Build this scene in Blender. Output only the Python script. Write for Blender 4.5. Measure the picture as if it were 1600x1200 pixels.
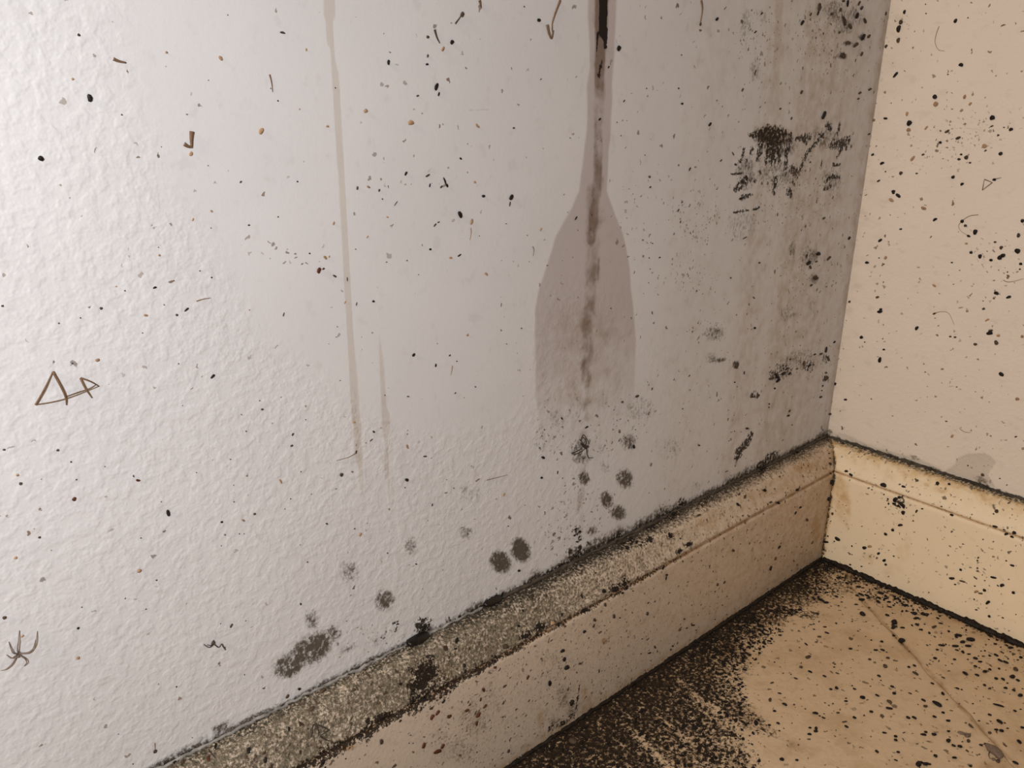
import bpy, bmesh, math, random
import numpy as np
from mathutils import Vector, Matrix

random.seed(7); rng = np.random.default_rng(7)
for o in list(bpy.data.objects): bpy.data.objects.remove(o)
scn = bpy.context.scene
COL = scn.collection

# ------------------------------------------------------------------ camera
CAM = np.array([-0.7612, -0.3750, 0.4543])
YAW, PITCH, ROLL, FPX = 0.8408, 0.3448, 0.0099, 1328.2
T, ZG, H = 0.0244, 0.0994 - 0.004, 0.12        # baseboard thickness, groove height, height
_cy, _sy, _cp, _sp = math.cos(YAW), math.sin(YAW), math.cos(PITCH), math.sin(PITCH)
FW = np.array([_cy*_cp, _sy*_cp, -_sp]); RT = np.array([_sy, -_cy, 0.0]); UP = np.cross(RT, FW)
RT, UP = RT*math.cos(ROLL)+UP*math.sin(ROLL), -RT*math.sin(ROLL)+UP*math.cos(ROLL)
cam_d = bpy.data.cameras.new('camera'); cam = bpy.data.objects.new('camera', cam_d); COL.objects.link(cam)
cam_d.sensor_width = 36.0; cam_d.lens = FPX/1600*36.0; cam_d.clip_start = 0.01
M = Matrix.Identity(4)
for i in range(3):
    M[i][0] = RT[i]; M[i][1] = UP[i]; M[i][2] = -FW[i]; M[i][3] = CAM[i]
cam.matrix_world = M
scn.camera = cam

# ------------------------------------------------------------------ light and exposure
w = bpy.data.worlds.new('room_ambient'); scn.world = w; w.use_nodes = True
w.node_tree.nodes['Background'].inputs[0].default_value = (1.0, 0.80, 0.62, 1)
w.node_tree.nodes['Background'].inputs[1].default_value = 0.008
def area(name, loc, target, size, power, col):
    d = bpy.data.lights.new(name, 'AREA'); d.shape = 'DISK'; d.size = size; d.energy = power; d.color = col
    o = bpy.data.objects.new(name, d); COL.objects.link(o); o.location = loc
    o.rotation_euler = (Vector(target)-Vector(loc)).to_track_quat('-Z', 'Y').to_euler(); return o
area('phone_torch', (-0.92, -0.42, 0.55), (-0.76, 0.0, 0.36), 0.05, 3.0, (0.945, 0.962, 1.0))
area('warm_room_lamp', (-2.60, -0.26, 1.75), (-0.05, -0.16, 0.08), 0.35, 26.5, (1.0, 0.80, 0.58))
vs = scn.view_settings
scn.cycles.max_bounces = 4; scn.cycles.diffuse_bounces = 3; scn.cycles.glossy_bounces = 2
vs.view_transform = 'Standard'; vs.look = 'None'; vs.exposure = -0.07; vs.gamma = 1.0; vs.use_curve_mapping = False

# ------------------------------------------------------------------ where a pixel of the photo lands on the room
# baseboard profile: (distance from wall, height), from the top at the wall to the floor
PROF = [(0.0, H), (0.0105, H-0.0015), (0.0150, H-0.0045), (0.0205, ZG+0.0085), (0.0236, ZG+0.0040), (0.0238, ZG+0.0022),
        (0.0220, ZG+0.0006), (0.0238, ZG-0.0012), (T, ZG-0.0030), (T, 0.0)]
PLEN = [0.0]
for a, b in zip(PROF[:-1], PROF[1:]): PLEN.append(PLEN[-1]+math.hypot(b[0]-a[0], b[1]-a[1]))
def ray(px, py): return FW + RT*(px-800)/FPX + UP*(600-py)/FPX
def hit(px, py, only=None):
    """surface id, point, normal, (u, v) on that surface"""
    d = ray(px, py); best = None
    def put(k, sid, nrm, uv):
        nonlocal best
        if k > 0 and (best is None or k < best[0]): best = (k, sid, nrm, uv)
    if only in (None, 'L'):
        k = -CAM[1]/d[1]; p = CAM+k*d
        if only or (p[0] < 0.001 and p[2] > H-1e-4): put(k, 'L', (0, -1, 0), (p[0], p[2]))
    if only in (None, 'R'):
        k = -CAM[0]/d[0]; p = CAM+k*d
        if only or (p[1] < 0.001 and p[2] > H-1e-4): put(k, 'R', (-1, 0, 0), (p[1], p[2]))
    if only in (None, 'F'):
        k = -CAM[2]/d[2]; p = CAM+k*d
        if (p[0] < -T+1e-3 and p[1] < -T+1e-3) or only: put(k, 'F', (0, 0, 1), (p[0], p[1]))
    for sid, ax, al in (('BL', 1, 0), ('BR', 0, 1)):
        if only not in (None, sid): continue
        for i in range(len(PROF)-1):
            (d0, z0), (d1, z1) = PROF[i], PROF[i+1]
            # point: -(d) along ax
            ny, nz = -(z0-z1), (d1-d0)               # outward normal in (ax, z): faces -ax and +z
            L = math.hypot(ny, nz); ny /= L; nz /= L
            den = d[ax]*ny + d[2]*nz
            if abs(den) < 1e-9: continue
            k = ((-d0-CAM[ax])*ny + (z0-CAM[2])*nz)/den
            p = CAM+k*d
            s = ((-p[ax]-d0)*(d1-d0)+(p[2]-z0)*(z1-z0))/(L*L)
            if -0.002 <= s <= 1.002 and (only or p[al] < -(d0+s*(d1-d0))+1e-4):
                n = [0, 0, nz]; n[ax] = ny
                put(k, sid, tuple(n), (p[al], PLEN[i]+s*L))
    if best is None: return None
    k, sid, nrm, uv = best
    return sid, CAM+k*d, np.array(nrm, float), uv
def uv_of(px, py, sid):
    h = hit(px, py, sid)
    return None if h is None else np.array(h[3])

# ------------------------------------------------------------------ stain masks on a surface
class Mask:
    def __init__(s, sid, uv):
        s.sid = sid; s.uv = uv; s.ch = {}
    def get(s, c):
        if c not in s.ch: s.ch[c] = np.zeros(len(s.uv))
        return s.ch[c]
    def jac(s, px, py):
        a, b, c, d = (uv_of(px+1.5, py, s.sid), uv_of(px-1.5, py, s.sid), uv_of(px, py+1.5, s.sid), uv_of(px, py-1.5, s.sid))
        if any(q is None for q in (a, b, c, d)): return None
        return np.array([(a-b)/3, (c-d)/3]).T
    def blob(s, c, px, py, rx, ry, ang=0, v=1.0, hard=0.6):
        u0 = uv_of(px, py, s.sid)
        if u0 is None: return
        J = s.jac(px, py)
        if J is None or abs(np.linalg.det(J)) < 1e-12: return
        q = (s.uv-u0) @ np.linalg.inv(J).T
        a = math.radians(ang); x = q[:, 0]*math.cos(a)-q[:, 1]*math.sin(a); y = q[:, 0]*math.sin(a)+q[:, 1]*math.cos(a)
        r = np.sqrt((x/rx)**2+(y/ry)**2)
        m = np.clip((1.25-r)/(1.25-hard), 0, 1); m = m*m*(3-2*m)*v
        np.maximum(s.get(c), m, out=s.get(c))
    def stroke(s, c, pts, v=1.0, soft=0.5):
        """pts (px, py, width px[, value])"""
        A = s.get(c)
        P = []
        for p in pts:
            u = uv_of(p[0], p[1], s.sid); J = s.jac(p[0], p[1])
            if u is None or J is None: return
            sc = math.sqrt(abs(np.linalg.det(J)))
            P.append((u, p[2]*0.5*sc, p[3] if len(p) > 3 else v))
        for (a, ra, va), (b, rb, vb) in zip(P[:-1], P[1:]):
            ab = b-a; t = np.clip(((s.uv-a)@ab)/max(ab@ab, 1e-12), 0, 1)
            d = np.linalg.norm(s.uv-(a+t[:, None]*ab), axis=1); r = ra+(rb-ra)*t; val = va+(vb-va)*t
            m = np.clip((r*(1+soft)-d)/(r*2*soft+1e-9), 0, 1); m = m*m*(3-2*m)*val
            np.maximum(A, m, out=A)
    def poly(s, c, pts, v=1.0, soft=2.0):
        """closed polygon in px, soft edge in mm"""
        P = [uv_of(x, y, s.sid) for x, y in pts]
        if any(p is None for p in P): return
        n = len(P); ins = np.zeros(len(s.uv), bool); dm = np.full(len(s.uv), 9.0)
        X, Y = s.uv[:, 0], s.uv[:, 1]
        for i in range(n):
            a, b = P[i], P[(i+1) % n]
            cnd = ((a[1] > Y) != (b[1] > Y))
            with np.errstate(divide='ignore', invalid='ignore'):
                ins ^= cnd & (X < (b[0]-a[0])*(Y-a[1])/(b[1]-a[1]+1e-15)+a[0])
            ab = b-a; t = np.clip(((s.uv-a)@ab)/max(ab@ab, 1e-12), 0, 1)
            dm = np.minimum(dm, np.linalg.norm(s.uv-(a+t[:, None]*ab), axis=1))
        sd = np.where(ins, dm, -dm)
        m = np.clip(0.5+sd/(soft*0.002), 0, 1)*v
        np.maximum(s.get(c), m, out=s.get(c))
    def write(s, me):
        for name, cs in (('MA', 'abcd'), ('MB', 'efgh'), ('MC', 'ijkl')):
            at = me.attributes.new(name, 'FLOAT_COLOR', 'POINT')
            arr = np.zeros((len(s.uv), 4), np.float32)
            for i, c in enumerate(cs): arr[:, i] = s.ch.get(c, 0.0)
            at.data.foreach_set('color', arr.ravel())
# channels: a black mould, b brown-grey mould, c wet / bare patch, d rough plaster
#           e pale drip, f brown run, g black run, h fleck density
#           i yellow grime and painted corner shade, j green-grey mould, k crevice dirt, l tan spot

# ------------------------------------------------------------------ node helpers
class NT:
    def __init__(s, name):
        s.m = bpy.data.materials.new(name); s.m.use_nodes = True; s.t = s.m.node_tree
        s.b = s.t.nodes['Principled BSDF']
    def node(s, typ, ins=None, **pr):
        n = s.t.nodes.new(typ)
        for k, v in pr.items(): setattr(n, k, v)
        for k, v in (ins or {}).items(): s.set(n.inputs[k], v)
        return n
    def set(s, inp, v):
        if isinstance(v, bpy.types.NodeSocket): s.t.links.new(v, inp)
        elif isinstance(v, (tuple, list)) and inp.type == 'RGBA': inp.default_value = tuple(v)[:3]+(1.0,)
        else: inp.default_value = v
    def math(s, op, a, b=0.0, clamp=False):
        n = s.node('ShaderNodeMath', {0: a, 1: b}, operation=op); n.use_clamp = clamp; return n.outputs[0]
    def ss(s, x, lo, hi):
        n = s.node('ShaderNodeMapRange', {0: x, 1: lo, 2: hi}, interpolation_type='SMOOTHSTEP'); return n.outputs[0]
    def mix(s, f, a, b, mode='MIX'):
        n = s.node('ShaderNodeMix', None, data_type='RGBA', blend_type=mode)
        s.set(n.inputs[0], f); s.set(n.inputs[6], a); s.set(n.inputs[7], b); return n.outputs[2]
    def noise(s, vec, scale, detail=3.0, rough=0.6):
        return s.node('ShaderNodeTexNoise', {'Vector': vec, 'Scale': scale, 'Detail': detail, 'Roughness': rough}).outputs[0]
    def attr(s, name):
        n = s.node('ShaderNodeAttribute', attribute_name=name); sp = s.node('ShaderNodeSeparateColor', {0: n.outputs['Color']})
        return sp.outputs[0], sp.outputs[1], sp.outputs[2], n.outputs['Alpha']

def surface_material(name, base, axes, wet=(0.74, 0.66, 0.62), haze=(0.80, 0.70, 0.55), relief=0.0009, relief_scale=150.0,
                     base_relief=0.00015, grain=380.0, stretch=(1, 1, 1), fleck=(0.13, 0.085, 0.055), rough=0.62, fleck_scale=150.0,
                     brown=(0.145, 0.115, 0.075), tint2=None, edge=0.5, streaks=None):
    q = NT(name); co = q.node('ShaderNodeTexCoord').outputs['Object']
    mp = q.node('ShaderNodeMapping', {0: co}); mp.inputs['Scale'].default_value = stretch
    cs = mp.outputs[0]
    sep = q.node('ShaderNodeSeparateXYZ', {0: co}).outputs
    flat = q.node('ShaderNodeCombineXYZ', {0: sep['XYZ'.index(axes[0])], 1: sep['XYZ'.index(axes[1])]}).outputs[0]
    a, b, c, d = q.attr('MA'); e, f, g, h = q.attr('MB'); i, j, k, l = q.attr('MC')
    n_f = q.node('ShaderNodeMapRange', {0: q.noise(cs, grain, 3, 0.75), 1: 0.32, 2: 0.68}).outputs[0]; n_m = q.node('ShaderNodeMapRange', {0: q.noise(cs, grain*0.28, 2), 1: 0.3, 2: 0.7}).outputs[0]; n_l = q.noise(co, 14, 2)
    nf0 = q.math('SUBTRACT', n_f, 0.5); nm0 = q.math('SUBTRACT', n_m, 0.5)
    col = q.mix(q.ss(n_l, 0.3, 0.75), tuple(x*0.965 for x in base), base)
    if tint2: col = q.mix(q.ss(q.noise(co, 22, 4, 0.65), 0.48, 0.68), col, tint2)
    if streaks: col = q.mix(q.math('MULTIPLY', q.ss(q.noise(cs, streaks[0], 5, 0.7), 0.5, 0.72), streaks[2]), col, streaks[1])
    # yellow grime, with the left wall's painted corner shade
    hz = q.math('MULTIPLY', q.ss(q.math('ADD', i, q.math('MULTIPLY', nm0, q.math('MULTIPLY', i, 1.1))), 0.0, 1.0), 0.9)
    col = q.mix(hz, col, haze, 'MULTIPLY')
    # bare or wet patch, with a slightly darker tide line
    wt = q.math('ADD', c, q.math('MULTIPLY', q.math('MULTIPLY', nm0, c), 0.35))
    col = q.mix(q.ss(wt, 0.05, 0.95), col, wet, 'MULTIPLY')
    # pale drips, tan spots, brown runs
    col = q.mix(q.math('MULTIPLY', q.ss(q.math('ADD', e, q.math('MULTIPLY', nf0, 0.15)), 0.15, 0.65), 0.62), col, (0.78, 0.70, 0.60), 'MULTIPLY')
    col = q.mix(q.math('MULTIPLY', q.ss(q.math('ADD', l, q.math('MULTIPLY', nf0, 0.35)), 0.2, 0.9), 0.75), col, (0.55, 0.39, 0.27), 'MULTIPLY')
    col = q.mix(q.math('MULTIPLY', q.ss(q.math('ADD', f, q.math('MULTIPLY', nm0, 0.5)), 0.08, 0.95), 0.85), col, (0.33, 0.235, 0.165), 'MULTIPLY')
    # moulds
    bm = q.ss(q.math('ADD', q.math('ADD', b, q.math('MULTIPLY', q.math('MULTIPLY', nm0, b), 0.45)), q.math('MULTIPLY', nf0, q.math('ADD', 0.22, q.math('MULTIPLY', b, 0.75)))), 0.24, 0.88)
    col = q.mix(q.math('MULTIPLY', bm, 0.93), col, brown)
    gm = q.ss(q.math('ADD', j, q.math('MULTIPLY', nf0, q.math('ADD', 0.2, q.math('MULTIPLY', j, 1.5)))), 0.35, 0.9)
    col = q.mix(q.math('MULTIPLY', gm, 0.85), col, (0.080, 0.072, 0.054))
    km = q.ss(q.math('ADD', k, q.math('MULTIPLY', nf0, q.math('ADD', 0.12, q.math('MULTIPLY', k, 0.95)))), 0.22, 0.75)
    col = q.mix(q.math('MULTIPLY', km, 0.95), col, (0.035, 0.030, 0.023))
    am = q.ss(q.math('ADD', a, q.math('MULTIPLY', nf0, q.math('ADD', 0.35, q.math('MULTIPLY', a, 1.35)))), 0.40, 0.72)
    col = q.mix(q.math('MULTIPLY', am, 0.96), col, (0.020, 0.014, 0.010))
    gr = q.ss(q.math('ADD', g, q.math('MULTIPLY', nf0, 0.35)), 0.36, 0.6)
    col = q.mix(q.math('MULTIPLY', gr, 0.98), col, (0.008, 0.005, 0.005))
    # small flecks, two sizes
    dist = q.node('ShaderNodeTexNoise', {'Vector': flat, 'Scale': 260.0, 'Detail': 2.0}).outputs[1]
    wv = q.node('ShaderNodeVectorMath', {0: dist, 1: (0.5, 0.5, 0.5)}, operation='SUBTRACT').outputs[0]
    wv = q.node('ShaderNodeVectorMath', {0: wv, 'Scale': 0.006}, operation='SCALE').outputs[0]
    fv = q.node('ShaderNodeVectorMath', {0: flat, 1: wv}, operation='ADD').outputs[0]
    for sc, rad, cc, gain in ((fleck_scale, 0.17, fleck, 1.0), (fleck_scale*2.1, 0.22, tuple(x*1.6 for x in fleck), 1.0)):
        vo = q.node('ShaderNodeTexVoronoi', {'Vector': fv, 'Scale': sc}, voronoi_dimensions='2D')
        rs = q.node('ShaderNodeSeparateColor', {0: vo.outputs['Color']}).outputs
        rr = q.math('MULTIPLY', q.math('ADD', 0.35, rs[1]), rad)
        m = q.math('MULTIPLY', q.math('SUBTRACT', 1.0, q.ss(q.math('DIVIDE', vo.outputs['Distance'], rr), 0.75, 1.1)),
                   q.math('LESS_THAN', rs[0], q.math('MULTIPLY', h, gain)))
        m = q.math('MULTIPLY', m, q.math('ADD', 0.35, q.math('MULTIPLY', rs[2], 0.6)))
        col = q.mix(m, col, cc)
    q.set(q.b.inputs['Base Color'], col)
    q.set(q.b.inputs['Roughness'], q.math('SUBTRACT', rough, q.math('MULTIPLY', gr, 0.2)))
    q.b.inputs['Specular IOR Level'].default_value = 0.16
    # relief
    r1 = q.ss(q.noise(co, relief_scale, 2, 0.5), 0.40, 0.66)
    r2 = q.noise(co, relief_scale*2.6, 1, 0.5)
    rel = q.math('MULTIPLY', q.math('ADD', q.math('MULTIPLY', r1, 0.6), q.math('MULTIPLY', r2, 0.45)), q.math('MULTIPLY', d, relief))
    ht = q.math('ADD', rel, q.math('MULTIPLY', q.noise(co, 300, 3, 0.65), base_relief))
    bp = q.node('ShaderNodeBump', {'Height': ht, 'Strength': 1.0, 'Distance': 1.0})
    q.set(q.b.inputs['Normal'], bp.outputs[0])
    return q.m

def simple_material(name, col, rough=0.55, var=0.3, scale=900.0, spec=0.2):
    q = NT(name); co = q.node('ShaderNodeTexCoord').outputs['Object']
    gm = q.node('ShaderNodeNewGeometry')
    oi = q.node('ShaderNodeObjectInfo').outputs['Random']
    n = q.noise(gm.outputs['Position'], scale, 3)
    c = q.mix(q.ss(n, 0.3, 0.7), tuple(x*(1-var) for x in col), tuple(x*(1+var) for x in col))
    c = q.mix(q.math('MULTIPLY', oi, 0.5), c, tuple(x*1.8+0.006 for x in col))
    q.set(q.b.inputs['Base Color'], c); q.b.inputs['Roughness'].default_value = rough
    q.b.inputs['Specular IOR Level'].default_value = spec
    bp = q.node('ShaderNodeBump', {'Height': q.math('MULTIPLY', n, 0.0002), 'Strength': 1.0, 'Distance': 1.0})
    q.set(q.b.inputs['Normal'], bp.outputs[0])
    return q.m

def obj(name, verts, faces, mat, parent=None, smooth=True, kind=None):
    me = bpy.data.meshes.new(name); me.from_pydata(verts, [], faces); me.update()
    if smooth: me.polygons.foreach_set('use_smooth', [True]*len(me.polygons))
    o = bpy.data.objects.new(name, me); COL.objects.link(o); o.parent = parent
    if mat: me.materials.append(mat)
    if kind: o['kind'] = kind
    return o
def spaced(lo, f0, f1, hi, fine, coarse=0.12):
    a = np.arange(f0, f1+fine*0.5, fine)
    pre = np.linspace(lo, f0, max(2, int((f0-lo)/coarse)+1))[:-1] if f0-lo > 1e-6 else []
    post = np.linspace(a[-1], hi, max(2, int((hi-a[-1])/coarse)+1))[1:] if hi-a[-1] > 1e-6 else []
    return np.concatenate([pre, a, post])
def grid_mesh(us, vs_, fn):
    U, V = np.meshgrid(us, vs_, indexing='ij'); uv = np.stack([U.ravel(), V.ravel()], 1)
    P = fn(uv); nu, nv = len(us), len(vs_)
    I = np.arange((nu-1)*nv).reshape(nu-1, nv)[:, :-1].ravel()
    F = np.stack([I, I+1, I+nv+1, I+nv], 1)
    return uv, P, F
def surface_object(name, P, F, flip, mat, parent=None):
    if flip: F = F[:, ::-1]
    me = bpy.data.meshes.new(name)
    me.vertices.add(len(P)); me.vertices.foreach_set('co', P.astype(np.float32).ravel())
    me.loops.add(F.size); me.loops.foreach_set('vertex_index', F.astype(np.int32).ravel())
    me.polygons.add(len(F)); me.polygons.foreach_set('loop_start', np.arange(0, F.size, 4, dtype=np.int32))
    me.update(calc_edges=True); me.validate()
    me.polygons.foreach_set('use_smooth', [True]*len(me.polygons))
    me.materials.append(mat)
    o = bpy.data.objects.new(name, me); COL.objects.link(o); o.parent = parent
    return o

# =================================================================== LEFT WALL
us = spaced(-2.2, -0.86, 0.0, 0.0, 0.0017); vz = spaced(0.0, 0.105, 0.68, 2.3, 0.0017)
uv, P, F = grid_mesh(us, vz, lambda q: np.stack([q[:, 0], 0*q[:, 0], q[:, 1]], 1))
m = Mask('L', uv)
X, Z = uv[:, 0], uv[:, 1]
# rough plaster to the left and low, smooth trowelled plaster in the middle
smooth_poly = [(200, -60), (190, 60), (225, 180), (270, 300), (350, 400), (400, 520), (500, 590), (560, 640), (650, 680), (780, 660), (830, 620),
               (835, 520), (860, 440), (960, 440), (1010, 520), (1100, 560), (1290, 600), (1400, 250), (1420, -60)]
m.poly('d', smooth_poly, 1.0, 8.0)
m.ch['d'] = 1.0-m.ch['d']*0.97
fade = np.clip(1.05-(X+0.50)/0.30, 0.35, 1.0); m.ch['d'] *= fade
# wet flare around the dark run
wetp = [(932, -300), (921, -240), (918, -120), (919, -20), (919, 30), (921, 70), (922, 105), (917, 135), (918, 165), (917, 200), (913, 235), (909, 265), (905, 298), (895, 322), (880, 348), (868, 370), (859, 402),
        (850, 428), (841, 455), (836, 485), (836, 530), (836, 620), (850, 720), (905, 760), (965, 720), (992, 620), (994, 530), (989, 475), (986, 450), (984, 420), (979, 390), (973, 365), (961, 335), (952, 310),
        (948, 298), (950, 262), (951, 235), (954, 205), (955, 180), (957, 150), (956, 130), (959, 100), (960, 70), (962, 30), (964, -20), (967, -120), (968, -240), (955, -300)]
m.poly('c', wetp, 1.0, 1.2)
low = Z < uv_of(915, 500, 'L')[1]
m.ch['c'] *= np.clip(1-(uv_of(915, 470, 'L')[1]-Z)/(uv_of(915, 470, 'L')[1]-uv_of(915, 740, 'L')[1]), 0, 1)
# soft damp zone under it (wide, faint)
for (x, y, rx, ry, v) in ((915, 520, 70, 60, .42), (915, 600, 80, 70, .38), (930, 680, 75, 60, .22), (960, 300, 70, 300, .12), (985, 120, 60, 160, .12)):
    m.blob('i', x, y, rx, ry, 0, v, 0.2)
# brown runs
m.stroke('f', [(946, -280, 24, .6), (944, -150, 30, 1), (941, -20, 30, 1), (938, 80, 22, .9), (936, 130, 20, .8), (935, 165, 22, .25), (935, 195, 18, .5), (935, 240, 17, .62), (933, 290, 19, .68), (929, 330, 19, .8), (924, 374, 18, .85)], soft=0.35)
m.stroke('f', [(931, 300, 30, .45), (926, 370, 30, .4), (924, 430, 26, .5), (920, 500, 22, .5), (916, 560, 20, .5), (913, 610, 20, .45), (914, 650, 16, .3), (911, 720, 12, .25), (907, 780, 14, .35), (906, 830, 10, .3)], soft=0.6)
m.stroke('f', [(935, 405, 6, .6), (935, 440, 5, .5)], soft=.8)
m.stroke('g', [(947, -260, 8, .6), (945, -140, 16, 1), (942, -20, 17, 1), (943, 20, 17, 1), (942, 52, 15, 1)], soft=0.25)
m.stroke('g', [(935, 50, 5, .8), (933, 72, 5, .7), (931, 88, 4, .5)], soft=.5); m.stroke('g', [(947, 48, 6, .9), (945, 73, 7, .8)], soft=.5)
m.stroke('g', [(942, 92, 4, .6), (938, 105, 6, .7), (936, 118, 8, .75)], soft=.5)
for y0 in range(195, 290, 12): m.blob('g', 933+random.uniform(-4, 4), y0, 5, 7, 0, .38, .3)
for y0 in range(305, 372, 9): m.blob('g', 929-(y0-305)*.06+random.uniform(-4, 4), y0, 5, 7, 0, .40, .3)
# pale drips
m.stroke('e', [(495, -320, 14, .5), (502, -200, 20), (513, -20, 19), (514, 25, 17), (516, 50, 11), (520, 85, 9), (524, 130, 9), (528, 180, 8), (531, 225, 9), (534, 270, 8), (538, 340, 8), (541, 400, 7), (543, 450, 7), (546, 500, 10), (549, 545, 12),
               (552, 600, 13), (555, 650, 13, .9), (560, 700, 14, .7), (565, 745, 10, .5), (568, 785, 6, .3)], soft=0.2)
m.stroke('l', [(548, 540, 12, .18), (553, 620, 14, .3), (555, 655, 12, .4), (561, 710, 14, .28), (566, 760, 8, .15)], soft=.5)
m.stroke('e', [(594, 505, 3, .4), (596, 560, 6, .6), (599, 620, 6, .7), (603, 655, 12, .9), (604, 690, 7, .7), (605, 730, 8, .6), (608, 790, 4, .4), (606, 820, 3, .2)], soft=.3)
m.blob('l', 604, 662, 9, 9, 0, .42, .3); m.stroke('l', [(604, 680, 5, .25), (605, 730, 6, .2)], soft=.6)
m.stroke('e', [(1238, -200, 22, .3), (1218, -20, 22, .5), (1215, 80, 20, .4), (1210, 190, 18, .3)], soft=.4); m.stroke('e', [(1060, -20, 10, .4), (1058, 20, 6, .3)], soft=.4)
# tan spots
for (x, y, rx, ry, v) in ((23, 42, 6, 11, .22), (229, 73, 4, 8, .3), (220, 150, 3, 9, .25), (120, 310, 4, 16, .40), (117, 361, 6, 6, .5), (259, 332, 4, 9, .40), (261, 351, 3.5, 9, .42), (262, 384, 3, 6, .3), (266, 399, 5, 5, .5),
                          (218, 344, 4, 4, .5), (575, 222, 8, 12, .32), (272, 587, 4, 7, .4), (210, 650, 26, 12, .16), (173, 670, 6, 18, .18), (43, 621, 3, 3, .5), (48, 722, 3, 3, .4), (1290, 40, 30, 40, .2)):
    m.blob('l', x, y, rx, ry, 0, v, .4)
for (x, y, rx, ry, v) in ((393, 640, 5, 6, .3), (398, 805, 4, 4, .3)): m.blob('j', x, y, rx, ry, 0, v, .4)
# faint scuffs
for p in ([(450, 233, 2, .32), (482, 234, 2, .25)], [(590, 226, 3, .22), (660, 224, 3, .2), (720, 224, 2, .12)], [(722, 172, 2, .35), (770, 171, 2, .3)], [(700, 217, 2, .35), (716, 217, 2, .3)], [(940, 640, 2, .3), (1000, 615, 2, .35)]):
    m.stroke('k', p, soft=.6)
# brown-grey mould spots
for (x, y, rx, ry, an, v) in ((642, 852, 14, 19, 0, .56), (728, 832, 15, 14, 0, .48), (545, 893, 22, 26, 20, .50), (782, 878, 19, 22, 30, 1.05), (814, 860, 18, 23, 20, 1.1), (601, 938, 21, 22, 20, .70),
                              (488, 968, 16, 23, 10, .60), (487, 1015, 50, 26, 32, .90), (452, 1040, 32, 23, 32, .84), (522, 990, 16, 16, 20, .70), (345, 1137, 24, 12, 30, .62), (318, 1155, 14, 12, 30, .45),
                              (913, 748, 11, 14, 0, .86), (976, 748, 17, 20, 20, .78), (982, 690, 17, 16, 30, .62), (948, 781, 12, 18, 15, .82), (966, 801, 16, 15, 0, .82), (908, 715, 22, 14, 0, .55), (925, 830, 13, 9, 40, .70),
                              (665, 985, 18, 12, 35, .85), (545, 1012, 24, 10, 30, .42), (590, 1003, 20, 14, 0, .38), (600, 1020, 16, 10, 0, .42), (700, 985, 12, 10, 0, .55), (940, 700, 8, 12, 0, .42), (1000, 640, 40, 30, 0, .36),
                              (1116, 520, 22, 16, 0, .55), (1112, 560, 14, 14, 0, .45), (1122, 563, 18, 5, 8, .7), (1150, 570, 7, 9, 0, .72), (1060, 790, 18, 10, 25, .6), (1090, 760, 12, 12, 0, .35), (900, 640, 18, 30, 0, .34),
                              (845, 690, 14, 40, 0, .38), (870, 655, 16, 22, 0, .38), (945, 730, 14, 14, 0, .36), (1045, 700, 30, 30, 0, .33), (735, 775, 30, 20, 20, .33), (725, 765, 12, 10, 0, .4),
                              (1265, 400, 22, 20, 0, .52), (1273, 435, 10, 12, 0, .55), (1238, 390, 8, 18, 0, .5), (1232, 490, 22, 22, 20, .40), (1270, 480, 10, 20, 0, .38), (1160, 350, 40, 40, 0, .36), (1250, 560, 50, 20, 12, .42)):
    m.blob('b', x, y, rx*1.06, ry*1.06, an, v*1.08, .25)
# green-grey mould below the run
for (x, y, rx, ry, v) in ((902, 700, 16, 18, .62), (915, 690, 12, 16, .6), (895, 705, 10, 8, .55), (930, 685, 6, 12, .45), (905, 745, 20, 8, .4), (980, 700, 10, 8, .4), (945, 697, 5, 8, .4)):
    m.blob('j', x, y, rx, ry, 0, v, .3)
# the brushed black mould patch right of the run
for pts in ([(1598, 800, 34), (1520, 850, 30), (1480, 840, 14)], [(1570, 850, 44), (1540, 985, 36)], [(1450, 935, 20), (1430, 1010, 16), (1390, 1035, 10)], [(1370, 1090, 10), (1430, 1085, 14)], [(1460, 1130, 46), (1400, 1180, 34)],
            [(1515, 1130, 18), (1525, 1132, 14)], [(1548, 1070, 16), (1552, 1082, 12)], [(1462, 995, 16), (1470, 1005, 14)], [(1600, 960, 40), (1590, 1010, 30)], [(1500, 930, 26), (1490, 960, 18)],
            [(1600, 830, 60), (1640, 830, 60), (1700, 850, 50)], [(1610, 880, 70), (1630, 990, 60)], [(1660, 870, 50), (1670, 1000, 30)], [(1740, 860, 40), (1715, 960, 30), (1708, 1085, 20)], [(1780, 865, 24), (1860, 855, 30)], [(1830, 870, 36), (1840, 895, 16)],
            [(1915, 880, 18), (1840, 960, 22), (1800, 1060, 22)], [(1750, 1060, 40), (1785, 1085, 34)], [(1970, 780, 30), (1990, 800, 34)], [(2050, 775, 22), (2035, 825, 24)], [(1925, 848, 26), (1945, 850, 26)], [(1995, 905, 34), (2050, 900, 40), (2105, 875, 34)],
            [(2060, 930, 26), (2030, 985, 14)], [(2090, 910, 22), (2088, 930, 18)], [(1960, 1135, 20), (2000, 1100, 24), (2042, 1110, 16)], [(2005, 1030, 14), (2055, 1028, 12)], [(1950, 1182, 18), (1990, 1165, 16)], [(1640, 1130, 40), (1645, 1165, 30)], [(1755, 1140, 22), (1765, 1150, 18)],
            [(1940, 1000, 10), (1930, 1040, 12)], [(1850, 1000, 10), (1870, 1020, 8)], [(2120, 920, 16), (2118, 930, 12)], [(1440, 1235, 28), (1500, 1215, 12)], [(1385, 1328, 12), (1430, 1322, 16), (1480, 1310, 8)], [(1510, 1310, 12), (1545, 1295, 10)], [(1730, 1200, 40), (1745, 1220, 26)], [(1635, 1200, 28), (1640, 1212, 16)]):
    m.stroke('a', [(800+x/4, y/4, wd/4*1.25, .84) for x, y, wd in pts], soft=.85)
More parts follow.
